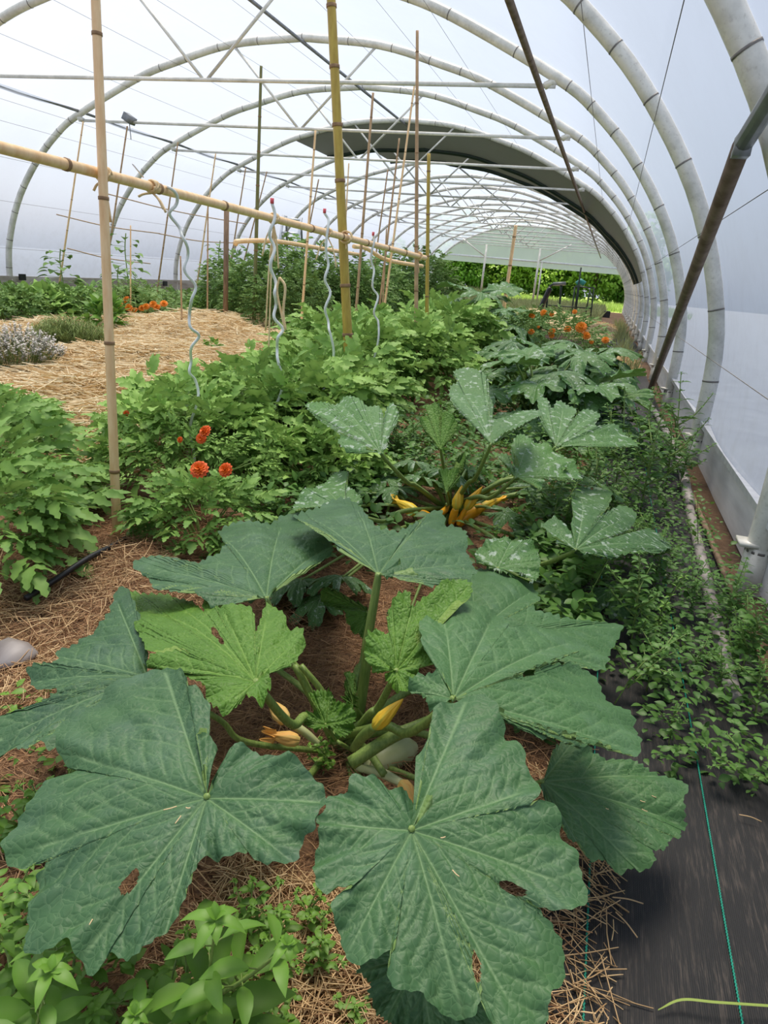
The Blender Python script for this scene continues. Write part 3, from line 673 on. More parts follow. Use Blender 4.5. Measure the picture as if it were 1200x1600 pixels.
# raffia ties and hanging strings
def tie(P, r, axis, label, tails=((.02, .10), (-.01, .06)), m='raffia'):
    mb = MB(); th = np.linspace(0, 2*PI*3, 40); ax = norm(np.array(axis, float)); u = norm(np.cross(ax, [0, 0, 1.0])); v = np.cross(ax, u)
    tube(mb, np.outer(np.cos(th), u)*r+np.outer(np.sin(th), v)*r+np.outer(np.linspace(-.014, .014, 40), ax), .0042, 5)
    th = np.linspace(0, 2*PI*1.5, 24); ax2 = norm(ax+v*.9); u2 = norm(np.cross(ax2, u)); tube(mb, np.outer(np.cos(th), u)*r*1.1+np.outer(np.sin(th), u2)*r*1.1, .003, 5)
    for dx, dl in tails:
        tube(mb, catmull([(0, 0, -r), (dx*.6, -.01, -dl*.4-r), (dx, -.012, -dl-r)], 5), [.0036, .0046], 5)
    return tag(mb.build('raffia_tie', m, origin=(0, 0, 0)), label, 'tie') , mb
def tie_at(P, r, axis, label, tails, m='raffia'):
    o, _ = tie(P, r, axis, label, tails, m); o.location = Vector(P); return o
ax = rb-ra
tie_at(on_rail(164)+[0, -.004, 0], .021, ax, 'raffia knot binding the rail to the pale upright pole', ((.02, .16), (.03, .12), (-.03, .03)))
tie_at(on_rail(238), .020, ax, 'raffia knot on the rail holding the nearest spiral stake', ((.05, .05), (-.05, .015), (.06, .06)))
tie_at(on_rail(428), .023, ax, 'bunch of raffia strands hanging from the rail with a long cord', ((.02, .17), (-.05, .15), (.04, .20), (0, .62), (-.02, .50)))
tie_at(on_rail(512), .023, ax, 'raffia knot on the rail with two short strands right of the long bunch', ((.07, .16), (-.06, .13)))
tie_at(on_rail(541), .036, ax, 'raffia wrap binding the rail to the yellow bamboo pole', ((.01, .03),))
tie_at(on_rail(654), .034, ax, 'raffia wrap binding the rail to the slim brown pole', ((.02, .1),))
c = at_y(436, 455, 3.05); mb = MB(); tube(mb, catmull([(0, 0, .06), (.03, 0, .02), (.025, 0, -.09), (.045, -.01, -.17)], 5), .006, 6); tube(mb, catmull([(0, 0, .06), (-.01, 0, .0), (.01, 0, -.08), (.04, -.01, -.16)], 5), .005, 6)
tag(mb.build('rope_loop', 'raffia'), 'pale rope loop hanging on the spiral stake under the rail', 'rope').location = Vector(c)
# spiral stakes
def spiral(y, px, label, cap=None, r=.0072, ground=True):
    P = catmull([at_y(a_, b_, y if not isinstance(y, tuple) else y[0]+(y[1]-y[0])*k/(len(px)-1)) for k, (a_, b_) in enumerate(px)], 6)
    if ground:
        q = P[-1].copy(); m_ = 24; t = np.linspace(0, 1, m_+1)[1:]; P = np.vstack([P, np.stack([q[0]+.02*np.sin(t*9), q[1]+0*t, q[2]*(1-t)], 1)])
    n = len(P); P[:, 1] += .014*np.sin(np.arange(n)*.5)
    e = empty('spiral_stake', P[-1], 0, label, 'plant stake', 'metal spiral stakes'); mb = MB(); tube(mb, P-P[-1], r, 8); mb.build('spiral_rod', 'spiral', e)
    if cap: mb = MB(); tube(mb, [P[0]-P[-1], P[0]-P[-1]+[0, 0, .022]], .009, 8); mb.build('pink_cap', 'pink', e)
    return e
spiral((2.35, 2.6), [(252, 294), (262, 292), (274, 300), (272, 322), (268, 338), (280, 360), (292, 378), (290, 402), (292, 425), (303, 448), (302, 470), (293, 490), (300, 510), (308, 524), (303, 540), (296, 560), (298, 578), (302, 592)], 'silver spiral stake hanging from the nearest rail knot', r=.0060)
spiral(3.05, [(425, 318), (428, 345), (422, 370), (428, 392), (424, 420), (430, 445), (431, 462), (429, 480), (431, 498), (440, 515), (436, 528), (431, 545), (436, 562)], 'silver spiral stake behind the long raffia strands and the rope loop', 1)
spiral(3.7, [(507, 333), (513, 350), (510, 395), (512, 418), (509, 440), (515, 460), (509, 485), (512, 505), (517, 520)], 'silver spiral stake right of the hanging rope with a pink cap', 1)
spiral(4.7, [(583, 368), (584, 380), (580, 408), (584, 425), (583, 450), (590, 465), (585, 490), (590, 502)], 'silver spiral stake right of the yellow bamboo pole', 1)
mb = MB(); a_ = at_y(207, 256, 2.2); b_ = at_y(224, 277, 2.25); tube(mb, [a_, b_], .0025, 6); tag(mb.build('metal_rod', 'alu', origin=a_), 'thin grey metal rod poking above the rail beside the nearest spiral', 'rod')

# second and third rails farther back
def pole_px(name, pts, r, m, label, cat, group=None, sides=8):
    P = catmull([at_y(*q) for q in pts], 6); mb = MB(); tube(mb, P, r, sides); return tag(mb.build(name, m, origin=P[0]), label, cat, group)
pole_px('bamboo_rail', [(368, 382, 8.2), (374, 377, 8.22), (430, 377, 8.9), (500, 388, 10.), (560, 398, 11.2)], .030, 'bamboo', 'curved second bamboo rail tied behind the long rail', 'rail')
pole_px('bamboo_rail', [(553, 385, 7.6), (572, 388, 8.), (605, 406, 8.6), (660, 416, 9.4)], .024, 'bamboo', 'third bamboo rail bending down towards the slim brown pole', 'rail')
# left trellis: vertical canes under the tie bars, thin horizontal canes between
CAN = [((130, 190), (95, 400), 9.5), ((199, 197), (172, 352), 9.7), ((278, 222), (243, 462), 11.2), ((337, 240), (309, 425), 11.6), ((384, 262), (360, 400), 12.6), ((417, 268), (395, 330), 13.5),
       ((493, 204), (474, 462), 7.8), ((498, 280), (484, 350), 12), ((583, 145), (557, 480), 6.9), ((545, 255), (541, 330), 12), ((624, 216), (600, 420), 9.4), ((606, 265), (590, 380), 12), ((648, 130), (604, 455), 8.6), ((604, 357), (600, 440), 8.2), ((282, 400), (284, 495), 7.0), ((204, 352), (204, 478), 8.0), ((325, 305), (324, 490), 8.4)]
for k, (a_, b_, y) in enumerate(CAN):
    A, B = at_y(*a_, y), at_y(*b_, y)
    if k < 6: B = at_y(b_[0]-4, b_[1]+40 if k > 1 else b_[1]+55, y)
    if B[2] > 0: B = B+(B-A)*(B[2]/(A[2]-B[2]))
    labs = ['leftmost thin cane of the left wall trellis hanging from the second tie bar', 'second thin cane of the left trellis, below the grey sensor', 'third thin cane of the left trellis with its foot by the orange marigolds', 'fourth thin cane of the left trellis behind the big spiral', 'fifth thin cane of the left trellis above the curved rail end', 'short sixth cane of the left trellis beyond the green pole',
            'tall thin cane between the green pole and the yellow bamboo', 'short thin cane seen just behind that tall thin cane', 'tall slanted cane directly right of the yellow bamboo pole', 'short thin cane beside the yellow bamboo pole top', 'slanted thin cane tied at the dark sheet', 'faint short cane left of that slanted cane', 'long slanted cane ending on the slim brown pole top', 'short dark cane over the third rail', 'short seed stick right of the marigold bush', 'short stick left behind the pale pole', 'thin string-like stick left of the wooden stake']
    e = bamboo('thin_cane', B, A, .016 if k < 13 else .011, .011 if k < 13 else .008, 'cane' if k % 3 else 'bamboo', labs[k], .45, 'cane', 'thin trellis canes')
HC = [((88, 335), (250, 365), 9.6, 10.8), ((168, 303), (385, 350), 10, 13), ((105, 388), (235, 412), 9.6, 11), ((75, 448), (330, 462), 9, 12), ((248, 365), (372, 380), 10.8, 12.5)]
for k, (a_, b_, y0, y1) in enumerate(HC):
    pole_px('thin_cross_cane', [(*a_, y0), ((a_[0]+b_[0])/2, (a_[1]+b_[1])/2+4, (y0+y1)/2), (*b_, y1)], .009, 'cane', ['upper left horizontal cane of the wall trellis', 'topmost horizontal cane of the wall trellis behind the rail', 'middle horizontal cane of the wall trellis', 'lowest horizontal cane of the wall trellis above the plants', 'right hand horizontal cane of the wall trellis'][k], 'cane', 'horizontal trellis canes', 6)
# grey sensor on the purlin
c = at_y(202, 188, 9.66); mb = MB(); box(mb, (0, 0, .02), (.16, .12, .10), rot=Matrix.Rotation(.5, 3, 'Y')); tube(mb, [(0, 0, -.03), (.02, 0, -.25)], .006, 5); tag(mb.build('sensor_box', 'purlin', origin=(0, 0, 0)), 'small dark grey box sitting on the second tie bar', 'box').location = Vector(c)
# ladder leaning on the left wall
y = 13.5; e = empty('ladder', at_y(450, 420, y), 0, 'aluminium step ladder standing behind the tomatoes on the left', 'ladder'); o0 = at_y(450, 420, y)
for a_, b_ in (((443, 336), (430, 425)), ((471, 340), (458, 425))): mb = MB(); tube(mb, [at_y(*a_, y)-o0, at_y(*b_, y)-o0], .028, 6); mb.build('side_rail', 'alu', e)
for a_, b_ in (((447, 338), (450, 425)), ((470, 342), (474, 425))): mb = MB(); tube(mb, [at_y(*a_, y+.1)-o0, at_y(*b_, y+.9)-o0], .022, 6); mb.build('rear_leg', 'purlin', e)
for t in (.05, .30, .55, .8): mb = MB(); tube(mb, [at_y(443-13*t, 336+89*t, y)-o0, at_y(471-13*t, 340+85*t, y)-o0], .022, 6); mb.build('rung', 'alu', e)
# green metal rack with bag near the far end
yr = 19.0; o0 = at_y(880, 505, yr); e = empty('metal_rack', o0, 0, 'dark green metal rack frame standing in straw near the far opening', 'rack')
def rp(px, py, y): return at_y(px, py, y)-o0
for (a_, b_, dy) in (((905, 446), (897, 505), 0), ((928, 450), (921, 510), 0), ((922, 452), (914, 497), .8), ((898, 448), (892, 502), .8), ((908, 418), (894, 512), -.05)): mb = MB(); tube(mb, [rp(*a_, yr+dy), rp(*b_, yr+dy)], .022, 6); mb.build('post', 'darkmetal', e)
for (a_, b_, dy) in (((898, 448), (929, 450), 0), ((899, 447), (924, 450), .6), ((856, 477), (924, 482), 0)): mb = MB(); tube(mb, [rp(*a_, yr+dy), rp(*b_, yr+dy)], .018, 6); mb.build('cross_bar', 'darkmetal', e)
o1 = at_y(877, 505, yr-.3); e2 = empty('hand_trolley', o1, 0, 'dark metal frame with a round top bar left of the green rack', 'frame')
for pts in ([(877, 446), (874, 480), (871, 510)], [(864, 444), (857, 452), (854, 480), (852, 505)], ): mb = MB(); tube(mb, catmull([at_y(*q, yr-.3)-o1 for q in pts], 4), .026, 8); mb.build('upright', 'darkmetal', e2)
mb = MB(); tube(mb, [at_y(864, 444, yr-.3)-o1, at_y(884, 443, yr-.3)-o1], .045, 8); mb.build('top_bar', 'purlin', e2)
c = at_y(852, 466, yr-.5); mb = MB(); tube(mb, [(-.10, 0, -.26), (-.06, 0, -.2), (.06, 0, .2), (.10, 0, .25)], .065, 10); tag(mb.build('black_bag', 'black'), 'rolled black bag hanging on the dark metal frame', 'bag').location = Vector(c)
c = at_y(908, 444, yr+.1); mb = MB(); tube(mb, [(-.10, 0, -.02), (-.02, 0, .06), (.08, 0, .0)], .08, 8); tag(mb.build('teal_bundle', 'teal'), 'teal plastic bundle on top of the green rack', 'bundle').location = Vector(c)
# crate behind
c = at_y(945, 492, 30); mb = MB(); box(mb, (0, 0, .1), (1.0, .5, .25)); tag(mb.build('crate', 'black', smooth=False), 'low dark crate on the grass at the right of the far opening', 'crate').location = Vector((c[0]-.3, 30, 0))
# ------------------------------------------------------------------ zucchini leaves
def seg_dist(Q, A, B):
    d = B-A; t = np.clip(((Q-A)@d)/(d@d+1e-12), 0, 1); return np.linalg.norm(Q-(A+t[:, None]*d), axis=1), t
def leaf_relief(UV, tips, scale, rv=None):
    """UV: 2-D points about the hub (metres). returns vein colour value and groove depth"""
    vein = np.zeros(len(UV)); groove = np.zeros(len(UV)); o = np.zeros(2)
    for T in tips:
        L = np.linalg.norm(T); d, t = seg_dist(UV, o, T); w = .0022*(1-.75*t)*scale
        vein = np.maximum(vein, np.exp(-(d/w)**2)*1.0); groove = np.maximum(groove, np.exp(-(d/(.010*scale)))*(1-.5*t))
        ax = T/L; nx = np.array([-ax[1], ax[0]]); k = 6
        for i in range(k):
            s = .14+.78*i/k
            for sg in (-1, 1):
                if (i+ (sg > 0)) % 2 and i == 0: continue
                A = T*(s+.03*sg); ln = L*.40*(1-.55*s)
                dirv = ax*.72+nx*sg*.72; B = A+dirv*ln; Mx = A+dirv*ln*.5+ax*ln*.06
                for a_, b_ in ((A, Mx), (Mx, B)):
                    d, t = seg_dist(UV, a_, b_); w = .0011*scale
                    vein = np.maximum(vein, .55*np.exp(-(d/w)**2)); groove = np.maximum(groove, .45*np.exp(-d/(.0048*scale)))
                for q_, sg2 in ((.45, 1), (.75, -1)):
                    A2 = A+dirv*ln*q_; B2 = A2+(ax*.9+nx*sg*.1*sg2)*ln*.42 if sg2 > 0 else A2+nx*sg*ln*.35
                    d, t = seg_dist(UV, A2, B2); vein = np.maximum(vein, .3*np.exp(-(d/(.0009*scale))**2)); groove = np.maximum(groove, .25*np.exp(-d/(.004*scale)))
    return vein, groove
def smooth_closed(P, n, teeth=0.0, nteeth=60, seed=0):
    P = np.asarray(P, float); m = len(P); out = []
    for i in range(m):
        p0, p1, p2, p3 = P[(i-1) % m], P[i], P[(i+1) % m], P[(i+2) % m]
        for t in np.arange(6)/6: out.append(0.5*((2*p1)+(-p0+p2)*t+(2*p0-5*p1+4*p2-p3)*t*t+(-p0+3*p1-3*p2+p3)*t**3))
    out = np.array(out+[out[0]]); d = np.concatenate([[0], np.cumsum(np.linalg.norm(np.diff(out, axis=0), axis=1))]); s = np.linspace(0, d[-1], n, endpoint=False)
    R = np.stack([np.interp(s, d, out[:, k]) for k in (0, 1)], 1)
    if teeth:
        r_ = np.random.RandomState(seed); ph = s/d[-1]*nteeth + .35*np.interp(s/d[-1]*20, np.arange(21), r_.rand(21)*2)
        saw = (ph % 1.0); saw = np.where(saw < .7, saw/.7, (1-saw)/.3); amp = teeth*(.5+np.interp(s/d[-1]*31, np.arange(32), r_.rand(32)))
        T = np.roll(R, -1, 0)-np.roll(R, 1, 0); T /= np.linalg.norm(T, axis=1)[:, None]+1e-9
        area = 0.5*np.sum(R[:, 0]*np.roll(R[:, 1], -1)-np.roll(R[:, 0], -1)*R[:, 1]); N = np.stack([T[:, 1], -T[:, 0]], 1)*(1 if area > 0 else -1)
        R = R+N*((saw-.5)*amp)[:, None]
    return R
def leaf_mesh(name, P, UV, Nn, tips, scale, tone, relief, nS, nR, parent, m, org, wave=.008, seed=0, crumple=0., kill=None):
    """P (nR+1,nS,3) macro surface points; adds vein relief along surface normal Nn"""
    v, g = leaf_relief(UV.reshape(-1, 2), tips, scale); r_ = np.random.RandomState(seed)
    rad = np.linalg.norm(UV.reshape(-1, 2), axis=1); R = rad.max(); q = UV.reshape(-1, 2)
    h = relief*(1-g) - relief
    ang = np.arctan2(q[:, 1], q[:, 0]); t = np.repeat(np.linspace(0, 1, nR+1), nS)
    h = h + wave*(t**2.5)*(np.sin(ang*9+seed)+.7*np.sin(ang*17+2*seed)+.5*np.sin(ang*31+seed*3))
    h = h + .0010*scale*np.sin(q[:, 0]*95/scale+seed)*np.sin(q[:, 1]*88/scale+seed*2)*(1-g)*np.clip(t*3, 0, 1)
    if crumple: h = h + crumple*(np.sin(q[:, 0]*60+seed)*np.sin(q[:, 1]*52)*np.clip(t*2, 0, 1) + .5*np.sin(q[:, 0]*130)*np.cos(q[:, 1]*110))
    V = P.reshape(-1, 3) + h[:, None]*Nn
    C = np.zeros((len(V), 3)); C[:, 0] = v; C[:, 1] = np.clip(tone + .15*(g-.3), 0, 1); C[:, 2] = t
    i = np.arange(nR)[:, None]*nS; j = np.arange(nS)[None]; j2 = (j+1) % nS
    F = np.stack([i+j, i+nS+j, i+nS+j2, i+j2], -1).reshape(-1, 4)
    a = 0.5*np.sum(UV[-1, :, 0]*np.roll(UV[-1, :, 1], -1)-np.roll(UV[-1, :, 0], -1)*UV[-1, :, 1])
    if a < 0: F = F[:, ::-1]
    if kill is not None: F = F[~kill[F].any(1)]
    mb = MB(); mb.add(V, F, C); return mb.build(name, m, parent, origin=org)
SURF = []
def traced_leaf(parent, porg, hub, z, nrm, outline, tips, m='zuc', tone=.4, droop=.6, teeth=4.0, nteeth=70, fine=1.0, seed=1, relief=.008, scale=1.0, label=None, base=None, pet=.0085, crumple=0., wave=.006, holes=None, cup=0., sagp=-.012):
    """outline traced from the photo, laid on the leaf's own curved surface at its real distance"""
    H = at_z(hub[0], hub[1], z); N = norm(np.array(nrm, float)); U = norm(np.cross([0, 1, .0], N)); Vv = np.cross(N, U)
    nS = int(460*fine); nR = int(70*fine); O = smooth_closed(outline, nS, teeth, nteeth, seed)
    tt = np.linspace(0, 1, nR+1)**.9; hubp = np.array(hub, float)
    PX = hubp + (O[None]-hubp)*tt[:, None, None]; px = PX.reshape(-1, 2)
    F = CAMF*1200; D = CF + CR[None]*((px[:, 0]-600)/F)[:, None] - CU[None]*((px[:, 1]-800)/F)[:, None]
    dn = D@N; h = np.zeros(len(px))
    for it in range(14):
        t_ = (h + N@(H-CAMP))/dn; P = CAMP+D*t_[:, None]; rel = P-H; u = rel@U; v = rel@Vv; r2 = u*u+v*v
        hn = -droop*r2 + cup*np.abs(u)
        h = .5*h+.5*np.maximum(hn, -.16)
    t_ = (h + N@(H-CAMP))/dn; P = CAMP+D*t_[:, None]; rel = P-H; UV = np.stack([rel@U, rel@Vv], 1)
    tp = []
    for q in tips:
        d = CF + CR*(q[0]-600)/F - CU*(q[1]-800)/F; hh = 0
        for it in range(8):
            p = CAMP+d*((hh+N@(H-CAMP))/(d@N)); a_, b_ = (p-H)@U, (p-H)@Vv; hh = .5*hh-.5*min(.16, droop*(a_*a_+b_*b_))
        tp.append(np.array([a_, b_])*1.0)
    kill = None
    if holes:
        kill = np.zeros(len(px), bool)
        for (hx, hy, ra_, rb_, an) in holes:
            dx, dy = px[:, 0]-hx, px[:, 1]-hy; c_, s_ = math.cos(an), math.sin(an); kill |= ((dx*c_+dy*s_)/ra_)**2+((-dx*s_+dy*c_)/rb_)**2 < 1
    rr = np.linalg.norm(UV, axis=1)[:, None]; G = norm(N + (2*droop*(UV[:, :1]*U+UV[:, 1:]*Vv)))
    porg = np.array(porg, float)
    o = leaf_mesh('leaf', P.reshape(nR+1, nS, 3), UV.reshape(nR+1, nS, 2), G, tp, scale, tone, relief, nS, nR, parent, m, H, wave, seed, crumple, kill)
    o.location = Vector(H-porg); SURF.append((o, px, P, G))
    if label: o['label'] = label
    if base is not None:
        b = np.array(base, float); mid = (b+H)/2+np.array([0, 0, .06*np.linalg.norm(H-b)])
        off = np.array([rnd.uniform(-.03, .03), rnd.uniform(-.03, .03), 0]); Pp = catmull([b+off, b*.5+H*.5+off*.5+[0, 0, sagp], b*.30+H*.70-N*.050, b*.06+H*.94-N*.020, H-N*.004], 6); mb = MB(); tube(mb, Pp-H, [pet*1.05, pet*.9, pet*.55], 14, rib=.07)
        mb.build('petiole', 'stem', o)
    return o

# foreground zucchini plant
ctr = at_z(540, 1175, .02); PC = ctr+[0, 0, .03]
zp = empty('zucchini_plant', ctr, 0, 'large zucchini plant with huge plain blue green leaves filling the front', 'zucchini plant')
def z4(l, s=2.182, ox=0, oy=900): return [(x/s+ox, y/s+oy) for x, y in l]
L1 = z4([(704,735),(688,700),(702,640),(735,578),(705,534),(668,568),(708,505),(715,450),(690,402),(640,383),(640,350),(600,315),(540,310),(480,318),(420,345),(360,385),(320,440),(265,460),(205,530),(195,590),(215,630),(262,637),(200,660),(140,700),(100,780),(50,850),(22,920),(30,988),(85,990),(150,965),(210,930),(140,985),(108,1025),(120,1080),(100,1130),(95,1200),(95,1290),(180,1270),(235,1235),(258,1290),(300,1360),(345,1290),(380,1280),(430,1312),(470,1300),(520,1250),(600,1170),(640,1080),(665,1000),(700,950),(760,960),(830,948),(843,918),(872,965),(940,982),(1010,955),(1032,890),(1075,872),(1080,820),(1113,765),(1095,705),(1030,640),(960,605),(900,608),(840,580),(778,600),(745,640),(735,690),(716,730)])
T1 = z4([(560,330),(200,620),(40,950),(300,1320),(470,1280),(1000,940),(1090,770)])
T1 = z4([(560,320),(215,600),(35,960),(270,1300),(560,1210),(980,950),(1090,765)])
traced_leaf(zp, ctr, (321, 1241), .37, (-.10, -.30, 1), L1, T1, tone=.28, droop=.35, base=PC-[.02, .0, .02], sagp=-.09, pet=.007, seed=1, label='large left front leaf with a hole near its rib', nteeth=80, holes=[(202, 1376, 20, 6.5, -.95)])
z5 = lambda l: z4(l, 2.182, 450, 1050)
L2 = z5([(436,520),(462,490),(495,462),(478,415),(455,372),(443,330),(438,280),(470,240),(485,205),(490,150),(508,108),(560,88),(610,78),(660,85),(700,110),(716,150),(740,180),(748,220),(790,230),(815,280),(812,320),(850,370),(855,420),(822,462),(862,445),(920,470),(935,520),(945,560),(980,600),(1000,660),(1012,720),(1026,772),(1000,800),(940,822),(880,812),(830,790),(780,755),(727,712),(762,760),(820,785),(880,830),(920,880),(945,920),(952,1000),(945,1060),(892,1100),(885,1200),(850,1290),(780,1300),(725,1250),(690,1200),(662,1130),(655,1060),(632,955),(652,1060),(652,1130),(622,1180),(560,1172),(510,1142),(470,1110),(440,1085),(380,1090),(340,1045),(350,975),(375,905),(340,950),(285,985),(232,1000),(190,950),(175,890),(150,820),(160,770),(212,742),(218,728),(170,738),(120,762),(92,705),(85,640),(100,590),(108,540),(95,500),(130,460),(135,415),(200,400),(212,370),(260,350),(300,358),(340,390),(372,385),(400,420),(438,452),(440,492),(428,515)])
T2 = z5([(610,90),(845,400),(1015,750),(830,1270),(600,1175),(200,960),(110,520)])
traced_leaf(zp, ctr, (644, 1292), .39, (.06, -.30, 1), L2, T2, tone=.42, droop=.45, base=PC-[-.02, .0, .02], sagp=-.10, pet=.007, seed=2, label='large front leaf right of centre with deep lobes', nteeth=85, holes=[(800, 1388, 20, 7, .5), (744, 1510, 5, 24, -.1)])
L3 = z5([(430,900),(380,880),(300,940),(240,995),(232,1020),(280,1060),(275,1110),(330,1180),(390,1260),(480,1300),(600,1320),(700,1290),(700,1150),(560,1020)])
traced_leaf(zp, ctr, (655, 1490), .25, (.1, -.35, 1), L3, z5([(240,1010),(330,1190),(500,1290),(680,1290)]), tone=.6, droop=.3, seed=3, base=PC-[0, 0, .02], sagp=-.06, pet=.005, wave=.01)
z7 = lambda l: z4(l, 3.2, 850, 1100)
L4 = z7([(0,378),(20,340),(35,290),(60,210),(110,165),(150,180),(240,220),(310,258),(420,270),(490,300),(560,330),(612,350),(660,380),(712,430),(692,475),(690,500),(712,560),(735,600),(692,628),(688,662),(640,670),(600,730),(550,732),(540,800),(500,832),(450,812),(400,837),(360,820),(340,780),(240,785),(200,740),(180,690),(140,690),(110,650),(85,590),(50,530),(15,470),(-20,420)])
traced_leaf(zp, ctr, (850, 1218), .20, (.12, -.22, 1), L4, z7([(140,190),(600,350),(720,590),(480,820),(180,720)]), tone=.62, droop=.4, seed=4, base=PC-[0, 0, .02], sagp=-.05, pet=.006, label='greyish leaf lying lowest on the right over the black cloth', nteeth=60)
z3 = lambda l: z4(l, 2.667, 350, 850)
z6 = lambda l: z4(l, 2.4, 700, 650)
L5 = z3([(960,632),(925,575),(942,540),(880,500),(885,455),(832,430),(822,380),(815,320),(860,280),(900,240),(980,228),(1050,260),(1130,270),(1185,300)]) + z6([(240,790),(320,778),(400,800),(500,852),(498,882),(440,912),(375,940),(310,955),(350,947),(460,940),(550,970),(590,1030),(620,1070),(680,1110),(712,1170),(716,1215),(705,1285),(640,1270)]) + z5([(1058,250),(1010,250),(958,212),(870,208),(770,165),(740,140),(700,105),(640,80),(600,72)]) + z3([(935,660),(880,690),(835,650),(815,612),(768,590),(798,548),(860,538),(905,548),(940,580),(955,618)])
traced_leaf(zp, ctr, (710, 1087), .40, (.15, -.12, 1), L5, [(690, 940), (780, 945), (890, 1000), (985, 1175), (870, 1130), (645, 1070)], tone=.62, droop=.5, seed=5, base=PC, label='broad light green leaf at the right behind the front leaf', nteeth=80, holes=[(825, 1052, 9, 4, -.3)])
L6 = z4([(480,330),(500,250),(480,150),(440,60),(405,60),(370,120),(330,160),(270,220),(200,250),(190,300),(100,320),(110,370),(192,387),(130,430),(60,470),(0,490),(-50,560),(-60,620),(20,600),(40,580),(80,592),(140,560),(165,592),(230,570),(330,500),(420,440)])
traced_leaf(zp, ctr, (228, 1052), .30, (-.16, -.14, 1), L6, z4([(400,90),(190,275),(110,345),(-20,560),(180,580)]), tone=.18, droop=.35, seed=6, base=PC-[0, 0, .02], sagp=-.06, pet=.006, label='dark blue green leaf spreading to the left picture edge', nteeth=60)
L7 = z4([(875,345),(905,328),(960,312),(1002,290),(1030,250),(1036,200),(985,168),(965,120),(918,90),(900,105),(882,170),(868,172),(858,105),(800,112),(742,108),(705,58),(690,100),(702,135),(660,85),(600,72),(560,55),(480,50),(428,40),(420,90),(460,170),(490,230),(502,262),(525,272),(600,250),(650,265),(600,262),(520,285),(502,302),(560,312),(610,320),(690,370),(710,430),(760,462),(800,430),(852,408),(890,432),(922,382),(915,330),(890,335)])
traced_leaf(zp, ctr, (399, 1060), .39, (-.10, -.10, 1), L7, z4([(1010,220),(915,110),(760,120),(560,70),(440,60),(540,300),(770,440)]), m='zuc_young', tone=.35, droop=.45, seed=7, base=PC, relief=.006, label='bright green puckered leaf left of the middle', nteeth=80, holes=[(336, 985, 4, 9, -.5), (345, 998, 3, 5, 0)], crumple=.0015)
L8 = [(416,932),(398,928),(383,940),(350,948),(318,938),(300,922),(270,925),(245,905),(240,920),(232,900),(210,890),(212,880),(240,873),(290,875),(322,872),(350,848),(342,828),(365,820),(420,820),(440,806),(480,803),(510,828),(521,858),(505,880),(460,898),(437,910),(427,925)]
traced_leaf(zp, ctr, (416, 930), .36, (-.05, -.05, 1), L8, [(230,888), (350,835), (440,815), (510,850), (330,930)], tone=.30, droop=.3, seed=8, base=PC, label='blue green leaf at the back left of the plant', nteeth=60)
L9 = z4([(380,790),(335,735),(262,690),(200,700),(185,650),(130,600),(70,570),(20,545),(80,520),(150,502),(230,490),(290,512),(330,560),(380,598),(430,600),(490,590),(560,560),(592,530),(640,530),(662,580),(700,580),(742,620),(745,680),(770,740),(780,800),(700,832),(640,822),(590,850),(545,800),(500,770),(470,745),(440,790),(410,805)], 2.667, 450, 600)
traced_leaf(zp, ctr, (592, 893), .44, (.02, -.02, 1), L9, [(480,800), (560,800), (680,805), (735,880), (670,905)], tone=.30, droop=.3, seed=9, base=PC+[0, .02, 0], pet=.011, label='blue green leaf held up at the back on a tall ribbed stalk', nteeth=60)
L10 = z3([(720,520),(690,515),(640,530),(600,500),(585,440),(600,370),(640,352),(688,362),(682,290),(702,240),(770,205),(780,262),(830,208),(862,200),(920,150),(1000,140),(1035,180),(1010,235),(930,232),(860,285),(820,370),(832,420),(880,460),(870,510),(810,520),(790,590),(745,622),(692,590),(672,548)])
traced_leaf(zp, ctr, (620, 1045), .36, (.1, -.5, 1), L10, z3([(600,450),(700,250),(790,230),(1020,170),(860,480),(745,610)]), m='zuc_young', tone=.4, droop=.3, seed=10, base=PC, pet=.008, relief=.006, crumple=.003, label='small bright young leaf standing behind the flower bud', nteeth=60, scale=.7)
L11 = z3([(440,770),(380,780),(335,745),(320,735),(345,700),(390,690),(365,650),(362,620),(430,605),(460,640),(500,660),(540,690),(552,730),(530,780),(480,810)])
traced_leaf(zp, ctr, (508, 1130), .22, (0, -.6, 1), L11, z3([(340,735),(375,630),(440,620),(540,730)]), m='zuc_young', tone=0, droop=.3, seed=11, relief=.006, crumple=.006, base=PC, pet=.004, scale=.5, fine=.5, nteeth=50, label='small dark crinkled new leaf at the heart')
L12 = z3([(540,690),(505,690),(500,640),(498,580),(512,545),(540,540),(545,600),(552,650)])
traced_leaf(zp, ctr, (550, 1100), .18, (-.5, -.6, .6), L12, z3([(520,560)]), m='zuc_young', tone=.1, droop=.2, seed=12, relief=.004, crumple=.003, scale=.5, fine=.4, base=PC, pet=.003)
L13 = z6([(90,830),(60,700),(50,600),(70,565),(140,570),(240,590),(320,630),(345,680),(322,712),(400,740),(490,760),(560,770),(640,790),(640,830),(618,870),(600,920),(590,952),(530,952),(450,932),(300,900),(180,880)])
traced_leaf(zp, ctr, (742, 990), .27, (.12, -.05, 1), L13, z6([(90,600),(310,650),(620,800),(580,930)]), tone=.62, droop=.3, seed=13, base=PC, label='grey green leaf behind the broad right leaf', nteeth=50)
L14 = z3([(600,280),(580,250),(520,225),(470,200),(420,190),(400,220),(430,255),(500,280),(510,330),(550,370),(585,395),(600,350)])
traced_leaf(zp, ctr, (575, 953), .25, (.0, -.35, 1), L14, z3([(420,200),(560,380)]), m='zuc_young', tone=.0, droop=.3, seed=14, scale=.6, fine=.5, base=PC, label='dull olive leaf seen between the stalks')
